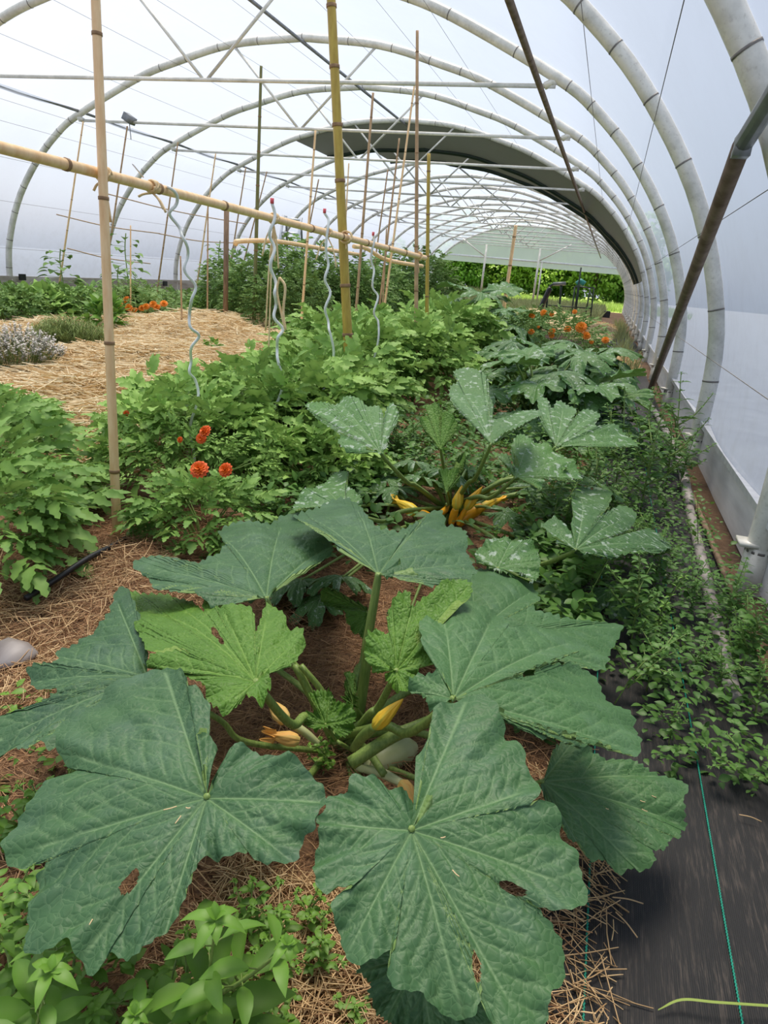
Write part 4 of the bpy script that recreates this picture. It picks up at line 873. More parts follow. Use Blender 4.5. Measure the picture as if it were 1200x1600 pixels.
# straw bits fallen on the big leaves
for (li, bx, by, L_, an) in ((0, 268, 1266, .016, .5), (0, 279, 1282, .011, 1.4), (0, 293, 1265, .006, .1), (0, 143, 1444, .006, 1.5), (1, 712, 1366, .010, -.4), (1, 690, 1310, .006, .6), (3, 1007, 1268, .010, .1), (3, 1020, 1246, .008, .1), (3, 948, 1265, .005, .1), (3, 1003, 1253, .009, .2)):
    o_, px_, P_, G_ = SURF[li]; i_ = np.argmin((px_[:, 0]-bx)**2+(px_[:, 1]-by)**2); c_ = P_[i_]+G_[i_]*.003; t1 = norm(np.cross(G_[i_], [0, 1, 0])); t2 = np.cross(G_[i_], t1); d_ = t1*math.cos(an)+t2*math.sin(an)
    mb = MB(); tube(mb, catmull([c_-d_*L_/2, c_+t2*.0006, c_+d_*L_/2], 3), .0007, 5, C=[0, .9, 0]); tag(mb.build('straw_bit', 'straw_pale', origin=c_), 'tiny straw bit lying on the left front zucchini leaf' if li == 0 else 'tiny straw bit lying on the right front zucchini leaf' if li == 1 else 'tiny straw bit lying on the lowest right zucchini leaf', 'straw bit', 'straw bits fallen on the big leaves')
# extra bare stalks
def stalk(parent, porg, a, b, r, name='stalk', sag=.02, m='stem'):
    a, b = np.array(a), np.array(b); mb = MB(); P = catmull([a, (a+b)/2+[0, 0, sag], b], 6); tube(mb, P-porg, [r*1.2, r], 14, rib=.08); return mb.build(name, m, parent)
stalk(zp, ctr, at_z(548, 1192, .12), at_z(672, 1126, .20), .0105, sag=.01)
stalk(zp, ctr, PC, at_z(705, 1160, .12), .007, sag=.03)
stalk(zp, ctr, PC, at_z(470, 1040, .22), .006)
stalk(zp, ctr, PC, at_z(425, 1040, .12), .006)
stalk(zp, ctr, PC, at_z(600, 1210, .10), .007)
def blossom(parent, porg, base, tip, r, m='blossom', tone=.35, fr=None, fm='stem', flen=.06, fr_r=.010, open_=0.0, name='blossom', label=None):
    base, tip = np.array(base, float), np.array(tip, float); d = norm(tip-base); L = np.linalg.norm(tip-base); u = norm(np.cross(d, [0.2, 1, .1])); v = np.cross(d, u)
    nS, nR = 40, 18; th = np.linspace(0, 2*PI, nS, endpoint=False); t = np.linspace(0, 1, nR); R = np.interp(t, [0, .12, .35, .6, .85, 1], [.45, .85, 1, .72, .35, .05+open_*1.3])*r
    ridge = np.abs(np.sin(2.5*(th[None]+t[:, None]*1.2)))
    rr = R[:, None]*(1-.20*(1-ridge)**2+.05*np.sin(15*th)[None]); V = base+d*(L*t)[:, None, None]+u*(np.cos(th)[None]*rr)[..., None]+v*(np.sin(th)[None]*rr)[..., None]
    if open_: V += d*(open_*.02*np.sin(th*5)*t[:, None]**3)[..., None]
    C = np.zeros((nR, nS, 3)); C[..., 0] = np.exp(-((ridge-1)/.08)**2)*(1-t[:, None]*.8)+ .6*np.exp(-(t[:, None]/.12)**2); C[..., 1] = np.clip(tone+.5*t[:, None], 0, 1)
    i = np.arange(nR-1)[:, None]*nS; j = np.arange(nS)[None]; j2 = (j+1) % nS
    mb = MB(); mb.add(V.reshape(-1, 3)-porg, np.stack([i+j, i+j2, i+nS+j2, i+nS+j], -1).reshape(-1, 4), C.reshape(-1, 3)); o = mb.build(name, m, parent, origin=base-porg)
    if label: o['label'] = label
    if fr is not None:
        a_ = np.array(fr, float); mb = MB(); P = catmull([a_, (a_+base)/2+[0, 0, .006], base+d*.004], 6)-porg
        tube(mb, P, [fr_r*.8, fr_r, fr_r*1.05, fr_r*.85], 14, rib=.03); f = mb.build('fruit', fm, parent, origin=P[0]);
    return o
def cb(px, py, z): return at_z(px, py, z)
blossom(zp, ctr, cb(584, 1137, .26), cb(630, 1092, .32), .0135, fr=cb(552, 1170, .17), fm='stem', fr_r=.009, label='closed yellow blossom on its young green fruit')
blossom(zp, ctr, cb(447, 1128, .14), cb(420, 1093, .15), .017, m='blossom_old', fr=cb(500, 1165, .09), fm='zuc_pale', fr_r=.008, open_=.3, label='withering pale orange blossom, the upper of two')
blossom(zp, ctr, cb(468, 1158, .12), cb(418, 1148, .13), .015, m='blossom_old', tone=.7, open_=.7, label='wilted curling orange blossom, the lower of two')
blossom(zp, ctr, cb(628, 1222, .10), cb(650, 1262, .10), .015, m='blossom_old', tone=.6, open_=.4, fr=cb(560, 1200, .06), fm='zuc_pale', fr_r=.009, label='faded cream blossom peeping over the front leaf')
mb = MB(); P = catmull([cb(570, 1207, .04), cb(600, 1185, .055), cb(632, 1172, .06), cb(650, 1168, .06)], 8)-ctr; tube(mb, P, [.012, .026, .030, .026, .012], 20); o = mb.build('fruit', 'zuc_pale', zp); o['label'] = 'pale cream green zucchini fruit under the stalks'

# procedural lobed leaf for the plants farther off (hub at origin, blade along +Y)
def lobed_outline(depth, n, seed, lobes=7):
    r_ = np.random.RandomState(seed); a = np.linspace(-PI*.90, PI*.90, n)          # 0 is the tip
    ph = a/(PI*.90)*(lobes-1)/2*2*PI/2
    lob = np.abs(np.cos(ph))**(.8); env = .60+.40*np.cos(a*.55)
    r = env*((1-depth)+depth*lob)*(1+.05*r_.randn()); r *= 1+.03*np.sin(a*23+seed)+.02*np.sin(a*41)
    saw = (a*14) % 1.0; r = r*(1+.035*(saw-.5)); r[0] = r[-1] = .12
    return np.stack([np.sin(a)*r, np.cos(a)*r], 1), [k*PI*.90/((lobes-1)/2) for k in range(-(lobes//2), lobes//2+1)]
def proto_leaf(m, size, depth, seed, tone, droop=.9, fold=.12, pet=True, nS=200, nR=22, plen=.42):
    O, angs = lobed_outline(depth, nS, seed); O = O*size; O = np.vstack([O, ]); tt = np.linspace(0, 1, nR+1)
    UV = O[None]*tt[:, None, None]; u, v = UV[..., 0], UV[..., 1]; r2 = u*u+v*v
    z = -droop*r2/size*.5+fold*np.abs(u)*(1-.5*np.sqrt(r2)/size)+.02*np.sin(v*22+seed)*np.sqrt(r2); P = np.stack([u, v, z], -1)
    tips = [np.array([math.sin(a_), math.cos(a_)])*size*(.55+.4*math.cos(a_*.5)) for a_ in angs]
    N = np.tile([0, 0, 1.0], (UV.size//2, 1))
    o = leaf_mesh('leaf', P, UV, N, tips, .9, tone, .004, nS, nR, None, m, np.zeros(3), wave=.007, seed=seed)
    return o
PROTO = [proto_leaf('zuc_mot', .17, .50, 1, .45), proto_leaf('zuc_mot', .19, .38, 2, .65, fold=.35, droop=.5), proto_leaf('zuc_mot', .16, .58, 3, .9, droop=.2, fold=.6), proto_leaf('zuc_mot', .18, .45, 4, .15, droop=1.3)]
def place_leaf(parent, k, loc, yaw, pitch, roll, s, petbase=None, pr=.008, first=set()):
    src = PROTO[k]
    if k not in first: first.add(k); o = src
    else: o = src.copy(); COL.objects.link(o)
    o.parent = parent; o.location = Vector(loc); o.rotation_euler = (pitch, roll, yaw); o.scale = (s, s, s)
    if petbase is not None:
        Mx = Matrix.LocRotScale(Vector(loc), o.rotation_euler, o.scale).inverted()
        b = np.array(Mx @ Vector(petbase)); mb = MB(); tube(mb, catmull([b, b*.45+[0, 0, .04], [0, -.004, -.004]], 6), [pr*1.3/s, pr/s, pr*.6/s], 10, rib=.07)
        mb.build('petiole', 'stem', o)
    return o
def zuc_plant(loc, n, spread, h, label, seed, s=1.0, lo=0.2):
    r_ = random.Random(seed); e = empty('zucchini_plant', loc, 0, label, 'zucchini plant', 'zucchini plants of the right bed')
    for i in range(n):
        a = i*2.4+r_.random()*.6; f = (i+.5)/n; rad = spread*(.35+.65*f)*(.85+.3*r_.random()); z = h*(1.0-.72*f+.15*r_.random())
        x, y = math.cos(a)*rad, math.sin(a)*rad
        place_leaf(e, r_.randrange(4), (x, y, z), a-PI/2, -.15-.5*f*r_.random()+ (0.5-f)*.9, (r_.random()-.5)*.5, s*(1.1-.2*f+.2*r_.random()), (0, 0, .03), .009)
    return e

# second zucchini plant, mottled leaves and yellow fruit
c2 = at_z(700, 812, .02); P2 = c2+[0, 0, .05]
z2 = empty('zucchini_plant', c2, 0, 'zucchini plant with silver mottled leaves and bright yellow fruit behind the big one', 'zucchini plant', 'zucchini plants of the right bed')
q2 = lambda l: z4(l, 2.667, 450, 600)
q3 = lambda l: z4(l, 3.4286, 650, 450)
TL = dict(m='zuc_mot', fine=.6, teeth=2.6, base=P2, relief=.004)
traced_leaf(z2, c2, (594, 706), .42, (-.2, -.5, 1), q2([(385,290),(340,262),(310,285),(250,280),(212,250),(215,210),(170,180),(130,150),(100,120),(70,80),(140,70),(200,82),(240,60),(300,70),(330,95),(375,88),(395,120),(398,170),(405,110),(430,75),(458,110),(452,160),(425,200),(418,250),(402,275)]), q2([(90,90),(220,80),(330,110),(440,100)]), tone=.75, droop=.3, seed=21, label='upright mottled leaf on the left', **TL)
traced_leaf(z2, c2, (767, 692), .50, (.0, -.25, 1), q3([(400,830),(340,762),(290,702),(230,650),(180,590),(185,540),(222,510),(200,460),(260,430),(330,440),(382,480),(392,560),(412,620),(385,670),(420,690),(480,690),(560,650),(640,650),(665,690),(600,730),(540,760),(470,790),(425,820)]), q3([(230,470),(190,560),(370,500),(650,670)]), tone=.45, droop=.3, seed=22, label='large silver mottled leaf above the yellow fruit', **TL)
traced_leaf(z2, c2, (869, 697), .42, (.1, -.3, 1), q3([(760,848),(702,770),(662,682),(650,600),(700,598),(728,650),(760,602),(820,620),(860,652),(835,710),(900,650),(990,670),(960,738),(1050,740),(1140,790),(1190,842),(1100,850),(960,842),(850,850),(790,835)]), q3([(670,610),(790,630),(960,670),(1170,830)]), tone=.55, droop=.3, seed=23, label='mottled leaf spreading right', **TL)
traced_leaf(z2, c2, (806, 744), .36, (.15, -.3, 1), q2([(950,385),(928,368),(872,300),(910,288),(938,340),(968,345),(930,262),(970,215),(1030,240),(1090,238),(1120,280),(1180,320),(1220,372),(1225,390),(1150,400),(1080,382),(1052,440),(1000,402)]), q2([(890,300),(1000,240),(1150,310),(1210,385)]), tone=.85, droop=.3, seed=24, label='bright mottled leaf over the open fruit', **TL)
traced_leaf(z2, c2, (688, 700), .44, (0, -.9, .8), q2([(635,272),(600,230),(568,190),(550,150),(590,122),(570,90),(620,80),(642,112),(690,130),(705,180),(682,222),(652,260)]), q2([(600,90),(680,140),(570,160)]), m='zuc_young', tone=.45, fine=.5, teeth=3, base=P2, relief=.004, droop=.2, seed=25, pet=.007, label='small young upright leaf')
traced_leaf(z2, c2, (697, 770), .30, (0, -.8, .8), q2([(680,430),(640,390),(630,355),(680,352),(730,352),(700,320),(735,290),(740,320),(722,360),(710,400)]), q2([(650,365),(728,300)]), m='zuc_young', tone=.5, fine=.4, teeth=3, base=P2, relief=.003, droop=.2, seed=26, pet=.005)
traced_leaf(z2, c2, (900, 857), .30, (.2, -.15, 1), z6([(480,500),(420,472),(362,430),(350,402),(400,385),(452,412),(480,460),(462,400),(480,352),(462,290),(500,256),(560,282),(612,290),(600,340),(562,385),(640,342),(700,372),(690,412),(640,438),(612,455),(700,440),(760,415),(820,462),(838,490),(780,512),(680,520),(600,527),(540,522)]), z6([(370,410),(510,270),(680,380),(820,485)]), m='zuc_mot', tone=.25, fine=.7, teeth=2.6, base=at_z(770, 870, .03), relief=.004, droop=.35, seed=27, label='dark mottled leaf over the weeds at the right')
traced_leaf(z2, c2, (778, 886), .26, (.0, -.2, 1), z6([(195,585),(110,545),(108,500),(150,470),(200,450),(262,465),(320,480),(345,540),(330,622),(270,600)]), z6([(120,510),(240,460),(330,540)]), m='zuc_mot', tone=.5, fine=.5, teeth=2.6, base=at_z(770, 880, .03), relief=.004, droop=.35, seed=28)
traced_leaf(z2, c2, (540, 795), .28, (-.1, -.2, 1), q2([(240,520),(150,520),(80,525),(20,532),(50,460),(130,420),(160,400),(200,360),(250,380),(242,430),(290,450),(310,492),(280,510)]), q2([(40,500),(150,430),(240,380),(300,480)]), m='zuc_mot', tone=.5, fine=.5, teeth=2.6, base=P2, relief=.004, droop=.35, seed=29, label='mottled leaf low at the left')
for (px, py, zz, k, yaw, s) in ((620, 760, .16, 3, 1.2, .8), (660, 745, .22, 0, .3, .7), (560, 770, .12, 1, 1.8, .7), (850, 830, .12, 3, -1.2, .8), (930, 760, .20, 1, -1.0, .8), (730, 730, .18, 3, .0, .8), (860, 920, .10, 0, -1.8, .8), (900, 690, .25, 3, -.6, .7), (960, 920, .08, 3, -1.9, .8)):
    L_ = at_z(px, py, zz)-c2; place_leaf(z2, k, tuple(L_), yaw, -.15, .1, s, (0, 0, .03), .007)
for a_, b_, r_ in (((735, 790, .05), (800, 745, .26), .010), ((720, 800, .05), (835, 770, .16), .011), ((650, 812, .04), (615, 770, .14), .006), ((600, 830, .02), (612, 775, .1), .005)):
    stalk(z2, c2, at_z(*a_), at_z(*b_), r_)
def b2(*a): return at_z(*a)
blossom(z2, c2, b2(712, 796, .14), b2(722, 758, .23), .022, fr=b2(705, 818, .07), fm='zuc_yellow', fr_r=.015, label='upright yellow green blossom, left one of the middle pair')
blossom(z2, c2, b2(727, 796, .14), b2(754, 760, .23), .021, tone=.6, fr=b2(716, 820, .07), fm='zuc_yellow', fr_r=.010, label='upright golden blossom, right one of the middle pair')
blossom(z2, c2, b2(652, 802, .12), b2(615, 780, .13), .025, m='blossom', tone=.15, fr=b2(672, 806, .10), fm='zuc_yellow', fr_r=.012, open_=.6, label='fat blossom with a wilted tip pointing left')
blossom(z2, c2, b2(752, 793, .12), b2(788, 778, .13), .020, m='blossom', tone=.4, fr=b2(715, 818, .06), fm='zuc_yellow', fr_r=.024, open_=.5, label='blossom on the large yellow fruit pointing right')
mb = MB(); tube(mb, catmull([b2(672, 812, .09), b2(694, 798, .11), b2(700, 790, .115)], 4)-c2, [.008, .013, .008], 12); mb.build('fruit', 'zuc_yellow', z2)
for k_, (px, py, zz, kk, yaw, s_) in enumerate(((470, 905, .08, 3, 1.5, .7), (535, 900, .12, 3, .6, .75), (500, 935, .06, 0, 2.4, .6), (640, 960, .06, 3, -1.0, .6), (560, 720, .20, 3, 1.3, .9), (600, 745, .15, 0, 2.2, .8), (650, 720, .22, 3, .5, .9), (700, 735, .24, 3, -.2, .85), (790, 800, .16, 0, -1.4, .7), (830, 760, .18, 3, -1.0, .8), (500, 800, .12, 3, 2.0, .8))):
    L_ = at_z(px, py, zz)-c2; place_leaf(z2, kk, tuple(L_), yaw, -.15, .1, s_, (0, 0, .03), .006)
# later zucchini plants of the row
zuc_plant(at_z(800, 690, 0)+[.12, .35, 0], 17, .52, .52, 'mottled zucchini plant directly behind the one with yellow fruit', 5, 1.25)
zuc_plant(at_z(905, 700, 0)*np.array([1, 1, 0])+[-.02, .2, 0], 15, .42, .42, 'mottled zucchini plant at the right edge of the bed by the wall path', 6, 1.15)
zuc_plant(at_z(840, 620, 0)+[-.1, .0, 0], 16, .60, .46, 'mottled zucchini plant in front of the orange marigolds', 8, 1.3)
zuc_plant(at_z(905, 615, 0)+[.05, .1, 0], 15, .52, .46, 'mottled zucchini plant left of the foot of the rusty prop', 9, 1.35)
zuc_plant(at_z(770, 575, 0)+[-.2, .2, 0], 14, .70, .62, 'blue green zucchini plant beside the far end of the tomato bushes', 10, 1.5)
zuc_plant(at_z(735, 545, 0)+[-.1, .6, 0], 14, .8, .8, 'large dark zucchini plant farther left behind the tomato bushes', 12, 2.0)
zuc_plant(at_z(800, 545, 0)+[0, .3, 0], 12, .65, .46, 'dark zucchini plant between the tall weeds and the marigolds', 13, 1.4)
# ------------------------------------------------------------------ bushes: a few grown once, then copied
def tomato_proto(name, rx, ry, h, n, leafL, mats, tone, lumps=0, fruit=0, dense=0, wr=.55, prof='tooth', up=.35):
    e = empty(name)
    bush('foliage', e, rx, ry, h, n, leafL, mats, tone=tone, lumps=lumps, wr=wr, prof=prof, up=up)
    stems(e, rx, ry, h, 14, .006)
    return e
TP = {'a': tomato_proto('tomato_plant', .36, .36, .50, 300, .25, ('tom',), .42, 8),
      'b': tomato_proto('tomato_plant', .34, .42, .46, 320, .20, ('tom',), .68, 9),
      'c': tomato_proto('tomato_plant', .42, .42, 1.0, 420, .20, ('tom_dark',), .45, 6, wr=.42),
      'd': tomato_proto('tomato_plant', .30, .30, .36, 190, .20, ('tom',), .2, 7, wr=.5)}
used = set()
def put(proto, loc, rz, s, label, group=None, sz=None):
    src = TP[proto]
    if proto in used: o = copy_tree(src)
    else: o = src; used.add(proto)
    o.location = Vector(loc); o.rotation_euler = (0, 0, rz); o.scale = (s, s, sz or s)
    o['label'] = label; o['category'] = 'tomato plant'
    if group: o['group'] = group
    return o
# near left plant and the tall bushes right of the pale pole
put('d', (-1.78, 1.50, 0), .3, .95, 'tomato plant at the left picture edge with broad leaves over the grey stone', sz=.85)
put('d', (-2.15, 1.95, 0), 2.1, 1.0, 'tomato plant behind the leftmost one, reaching towards the pale pole', sz=.85)
put('d', (-2.75, 2.55, 0), 3.4, .95, 'tomato plant at the left edge next to the white plastic scrap', sz=.7)
put('d', (-1.25, 2.05, 0), 4.4, .62, 'low tomato plant sprawling at the foot of the pale pole', sz=.55)
G1 = 'bushy tomato plants of the middle row'
for k, (x, y, z_, s, p, lab) in enumerate([(-1.72, 2.72, 0, .85, 'b', 'bushy tomato plant directly right of the pale pole, around the orange marigolds'), (-1.42, 3.15, 0, .85, 'a', 'bushy tomato plant behind the red and orange marigolds'),
        (-1.95, 3.45, 0, .8, 'b', 'bushy tomato plant at the straw edge below the spiral stake'), (-1.5, 3.85, 0, .9, 'a', 'bushy tomato plant in the middle of the row left of the mottled leaves'), (-1.12, 2.75, 0, .62, 'b', 'lower bushy tomato plant at the right end of the marigolds'),
        (-2.05, 4.35, 0, .75, 'b', 'bushy tomato plant with the second straw patch behind it'), (-1.75, 5.0, 0, 1.0, 'a', 'bushy tomato plant at the foot of the yellow bamboo pole'), (-1.45, 5.6, 0, 1.15, 'b', 'pale green bushy tomato plant in front of the slim brown pole'),
        (-2.2, 5.9, 0, 1.0, 'a', 'bushy tomato plant below the second hanging spiral'), (-1.75, 6.5, 0, 1.2, 'b', 'pale green bushy tomato plant at the slim brown pole'), (-1.7, 7.7, 0, 1.2, 'a', 'bushy tomato plant behind the golden short pole'), (-2.4, 7.3, 0, 1.0, 'b', 'bushy tomato plant below the third hanging spiral'),
        (-1.9, 9.0, 0, 1.1, 'b', 'last bushy tomato plant of the middle row')]):
    put(p, (x, y, z_), k*1.3, s, lab, G1)
G2 = 'tall dark tomato plants of the back row'
for k, (px, py, y, s) in enumerate([(360, 460, 10.3, .9), (402, 450, 10.0, 1.0), (445, 440, 10.4, 1.15), (492, 440, 10.8, 1.1), (530, 450, 11.5, 1.0), (566, 450, 11.2, 1.0), (425, 480, 9.0, .75), (470, 480, 9.3, .85), (378, 480, 9.5, .6), (596, 455, 12.5, 1.1), (624, 450, 14, 1.1), (648, 450, 16, 1.3), (676, 455, 18, 1.3), (340, 470, 11.8, .75)]):
    p = at_y(px, py, y); p[2] = 0
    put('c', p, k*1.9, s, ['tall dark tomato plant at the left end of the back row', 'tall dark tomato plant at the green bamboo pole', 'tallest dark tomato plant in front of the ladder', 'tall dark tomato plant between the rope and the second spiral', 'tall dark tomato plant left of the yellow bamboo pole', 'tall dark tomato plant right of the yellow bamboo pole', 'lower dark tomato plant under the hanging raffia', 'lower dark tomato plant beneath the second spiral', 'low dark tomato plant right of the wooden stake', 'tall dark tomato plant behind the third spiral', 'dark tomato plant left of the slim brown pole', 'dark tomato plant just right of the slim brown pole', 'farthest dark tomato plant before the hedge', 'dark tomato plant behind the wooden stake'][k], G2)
# left back bed
def spec(name, loc, cat, label, fn, group=None, rz=0):
    e = empty(name, loc, rz, label, cat, group); fn(e); return e
G3 = 'leafy plants along the left wall'
labs = ['leafy green plant at the far left picture edge behind the lavender', 'leafy pepper plant behind the olive herb clump', 'leafy green plant right of the pepper plant', 'low leafy plant just left of the pale pole at the wall', 'leafy plant behind the marigold bush', 'dark leafy plant right of the marigold bush']
for k, (px, py, y, s) in enumerate([(12, 500, 6.6, 1.0), (62, 492, 7.2, 1.0), (98, 492, 7.6, 1.0), (128, 495, 8.0, .9), (205, 480, 9.2, .9), (330, 470, 10.2, .8)]):
    p = at_y(px, py, y); p[2] = 0
    spec('leafy_plant', p, 'plant', labs[k], lambda e: (bush('foliage', e, .42*s, .4*s, .42*s, 300, .13, ('tom', ) if k % 2 else ('tom_dark',), style='simple' if k in (1, 4) else 'tom', tone=.6, prof='heart', wr=.6), stems(e, .36*s, .34*s, .4*s, 8)), G3)
# climbing cucumbers on the trellis
def climber(e, h, n, w=.25):
    mb = MB(); zs = np.linspace(.1, h, n); a = rs.rand(n)*6.28; wd = w*(1-.5*zs/h)
    P = np.stack([np.cos(a)*wd*.4, np.sin(a)*wd*.4, zs], 1); D = np.stack([np.cos(a), np.sin(a), .1+0*a], 1)
    blades(mb, P+D*.05, D, np.stack([0*a, 0*a, 1+0*a], 1)+D*.4, .20*(1.25-.7*zs/h), .19*(1.25-.7*zs/h), 'heart', droop=.4, tone=.45); mb.build('foliage', 'tom_dark', e)
    mb = MB(); tube(mb, catmull([(0, 0, 0), (.03, 0, h*.4), (-.02, .02, h*.8), (.02, 0, h*1.03)], 5), .008, 6)
    for i in range(0, n, 2): tube(mb, [P[i]*[0.1, .1, 1], P[i]+D[i]*.06], .003, 4)
    mb.build('stem', 'stem', e)
for px, py, y, h, w, lab in ((97, 455, 9.2, .85, .5, 'climbing cucumber on the leftmost cane of the wall trellis'), (198, 455, 9.6, 1.15, .6, 'tall climbing cucumber right of the pale pole by the left wall'), (185, 455, 9.0, .7, .5, 'shorter climbing cucumber close to the tall one'), (342, 440, 11.5, 1.2, .5, 'climbing cucumber behind the wooden stake')):
    p = at_y(px, py, y); p[2] = 0; spec('climbing_cucumber', p, 'cucumber plant', lab, lambda e: climber(e, h, 34 if w > .4 else 24, w), 'climbing cucumbers')
# dry weeds on the left wall
p = at_y(222, 445, 10.6); p[2] = 0
# herbs
def needles(e, rx, ry, h, n, L, w, m, tone, name='foliage', flower=None):
    mb = MB(); a = rs.rand(n)*6.28; r = np.sqrt(rs.rand(n)); P = np.stack([np.cos(a)*rx*r*.55, np.sin(a)*ry*r*.55, 0*a], 1)
    D = np.stack([np.cos(a)*r*.75, np.sin(a)*r*.75, 1+0*a], 1)+rs.normal(size=(n, 3))*.12; D = norm(D); hh = h*(1-.35*r**2)*(.75+.3*rs.rand(n))
    for i in range(0, n, 3): tube(mb, [P[i], P[i]+D[i]*hh[i]], .0025, 3, C=[0, tone*.6, 0], cap=False)
    K = 14
    for k in range(K):
        t = .25+.75*(k+rs.rand(n))/K; a2 = rs.rand(n)*6.28; B = P+D*(hh*t)[:, None]; d2 = D*.8+np.stack([np.cos(a2), np.sin(a2), 0*a2], 1)*.8
        blades(mb, B, d2, np.tile([0, 0, 1.], (n, 1)), L, w, 'lance', droop=.1, tone=tone+.2*(k/K))
    mb.build(name, m, e)
    if flower:
        mb = MB()
        for k in range(12):
            t = .80+.28*(k/12); a2 = rs.rand(n)*6.28; B = P+D*(hh*t)[:, None]; d2 = D*.5+np.stack([np.cos(a2), np.sin(a2), 0*a2], 1)
            blades(mb, B, d2, np.tile([0, 0, 1.], (n, 1)), .017, .016, 'round', droop=.1, tone=.3+.6*rs.rand())
        mb.build('flower_spikes', flower, e)
p = at_z(28, 578, 0); spec('lavender_bush', p, 'lavender', 'grey flowering lavender bush on the straw at the left edge', lambda e: needles(e, .42, .36, .34, 330, .030, .005, 'herb', .2, flower='lav'))
p = at_z(88, 545, 0); spec('herb_clump', p+[0, .2, 0], 'herb', 'olive green herb clump right behind the lavender', lambda e: needles(e, .5, .4, .30, 420, .055, .007, 'herb', .6))
p = at_z(332, 558, 0.05); spec('seedling', p, 'seedling', 'small green seedling in the golden straw right of the spiral stake', lambda e: (bush('foliage', e, .10, .10, .17, 90, .05, ('weed',), style='simple', tone=.4), stems(e, .06, .06, .12, 4, .003)))
p = at_z(55, 668, .05); spec('seedling', p, 'seedling', 'bright green seedling beside the white plastic scrap', lambda e: (bush('foliage', e, .12, .12, .15, 70, .06, ('weed',), style='simple', tone=.7), stems(e, .06, .06, .12, 4, .003)))
p = at_z(20, 668, .05); spec('leafy_plant', p, 'plant', 'small green plant at the left edge in front of the straw', lambda e: (bush('foliage', e, .2, .2, .16, 90, .07, ('tom',), style='tom', tone=.7), stems(e, .1, .1, .12, 4, .003)), G3)

# marigold bushes with flower heads
def flower_head(parent, loc, r, m, tilt=(0, 0), stem_h=None, name='flower'):
    mb = MB(); n = 26
    for ring, (rad, up) in enumerate(((1, .15), (.8, .6), (.6, 1.3), (.45, 3.0))):
        k = [13, 11, 8, 6][ring]; a = np.arange(k)*2*PI/k+ring; D = np.stack([np.cos(a), np.sin(a), up+0*a], 1)
        blades(mb, D*r*.1, D, np.tile([0, 0, 1.], (k, 1)), r*rad, r*.62, 'round', droop=.3, tone=[.3, .55, .75, .9][ring], wav=.8)
    o = mb.build(name, m, parent); o.location = Vector(loc); o.rotation_euler = (tilt[0], tilt[1], rnd.uniform(-.4, .4))
    if stem_h:
        mb = MB(); tube(mb, [(0, 0, -stem_h), (0, 0, -r*.2)], r*.09, 5); tube(mb, [(0, 0, -r*.55), (0, 0, -r*.1)], [r*.18, r*.34], 8); s = mb.build('flower_stalk', 'stem', o)
    return o
def marigold(loc, rx, ry, h, n, L, label, heads, m='orange', tone=.5, mt='tom_dark'):
    e = empty('marigold_bush', loc, 0, label, 'marigold', 'marigold bushes')
    bush('foliage', e, rx, ry, h, n, L, (mt,), style='frond', tone=tone); stems(e, rx, ry, h, 10, .004)
    for q in heads:
        d = q[0]-np.array(loc); flower_head(e, d, q[1], q[2] if len(q) > 2 else m, (rnd.uniform(.75, 1.2), rnd.uniform(-.4, .3)), q[1]*2.2)
    return e
Y_ = 8.2; p = at_y(215, 500, Y_); p[2] = 0
marigold(p, .62, .45, .52, 420, .16, 'large marigold bush with orange heads behind the pale pole on the left', [(at_y(a_, b_, Y_-.25), .05) for a_, b_ in ((157, 483), (197, 468), (187, 477), (210, 485), (239, 475), (201, 480), (228, 479), (222, 481), (256, 474), (133, 522), (245, 480))])
p = at_y(165, 520, 6.9); p[2] = 0; spec('leafy_plant', p, 'plant', 'bright leafy plant left of the marigold bush at the pale pole', lambda e: (bush('foliage', e, .22, .2, .42, 150, .12, ('weed',), style='simple', tone=.3, prof='heart', wr=.55), stems(e, .15, .15, .38, 6)), G3)
Y_ = 2.38; p = at_y(300, 790, Y_); p[2] = 0
marigold(p, .34, .24, .30, 240, .10, 'marigold bush with red orange heads between the tomato bushes by the pale pole', [(at_y(311, 733, 1.92), .031, 'red'), (at_y(352, 734, 1.94), .025, 'red'), (at_y(320, 674, 2.06), .024, 'red'), (at_y(314, 685, 2.08), .019, 'red'), (at_y(281, 687, 2.3), .013, 'red'), (at_y(197, 646, 2.4), .014, 'red')], m='red', tone=.5, mt='tom')
Y_ = 9.2; p = at_y(900, 560, Y_); p[2] = 0
marigold(p+[-.35, 0, 0], .62, .55, .62, 700, .22, 'long marigold bush with bright orange heads beyond the zucchini row', [(at_y(a_, b_, Y_-.35), r_) for a_, b_, r_ in ((908, 511, .07), (916, 524, .055), (887, 514, .045), (862, 518, .05), (862, 524, .035), (830, 518, .042), (831, 493, .04), (850, 489, .045), (862, 491, .03), (898, 487, .03), (924, 534, .03), (946, 531, .045), (934, 548, .045), (935, 561, .035), (835, 545, .035), (841, 511, .02))], tone=.5)
p = at_z(305, 475, 0); p = at_y(281, 487, 9.0); p[2] = 0
marigold(p, .12, .12, .30, 40, .1, 'single small yellow orange marigold at the left bed', [(at_y(282, 486, 8.9), .05)], tone=.4)
# loose yellow flower heads in the zucchini row are blossoms of the plants
for k, (px, py, y, r_) in enumerate(((825, 632, 5.6, .035), (884, 596, 7.0, .05), (822, 672, 4.9, .035), (848, 604, 6.5, .03))):
    c = at_y(px, py, y); e = None
    par = [o for o in bpy.data.objects if o.name.startswith('zucchini_plant') and 'label' in o and ('marigolds' in o['label'] and 'front' in o['label'])][0]
    blossom(par, np.array(par.location), c-[0, 0, .03], c+[.01, -.03, .05], r_*.8, m='blossom' if k != 1 else 'blossom_old', tone=.5, open_=.7)

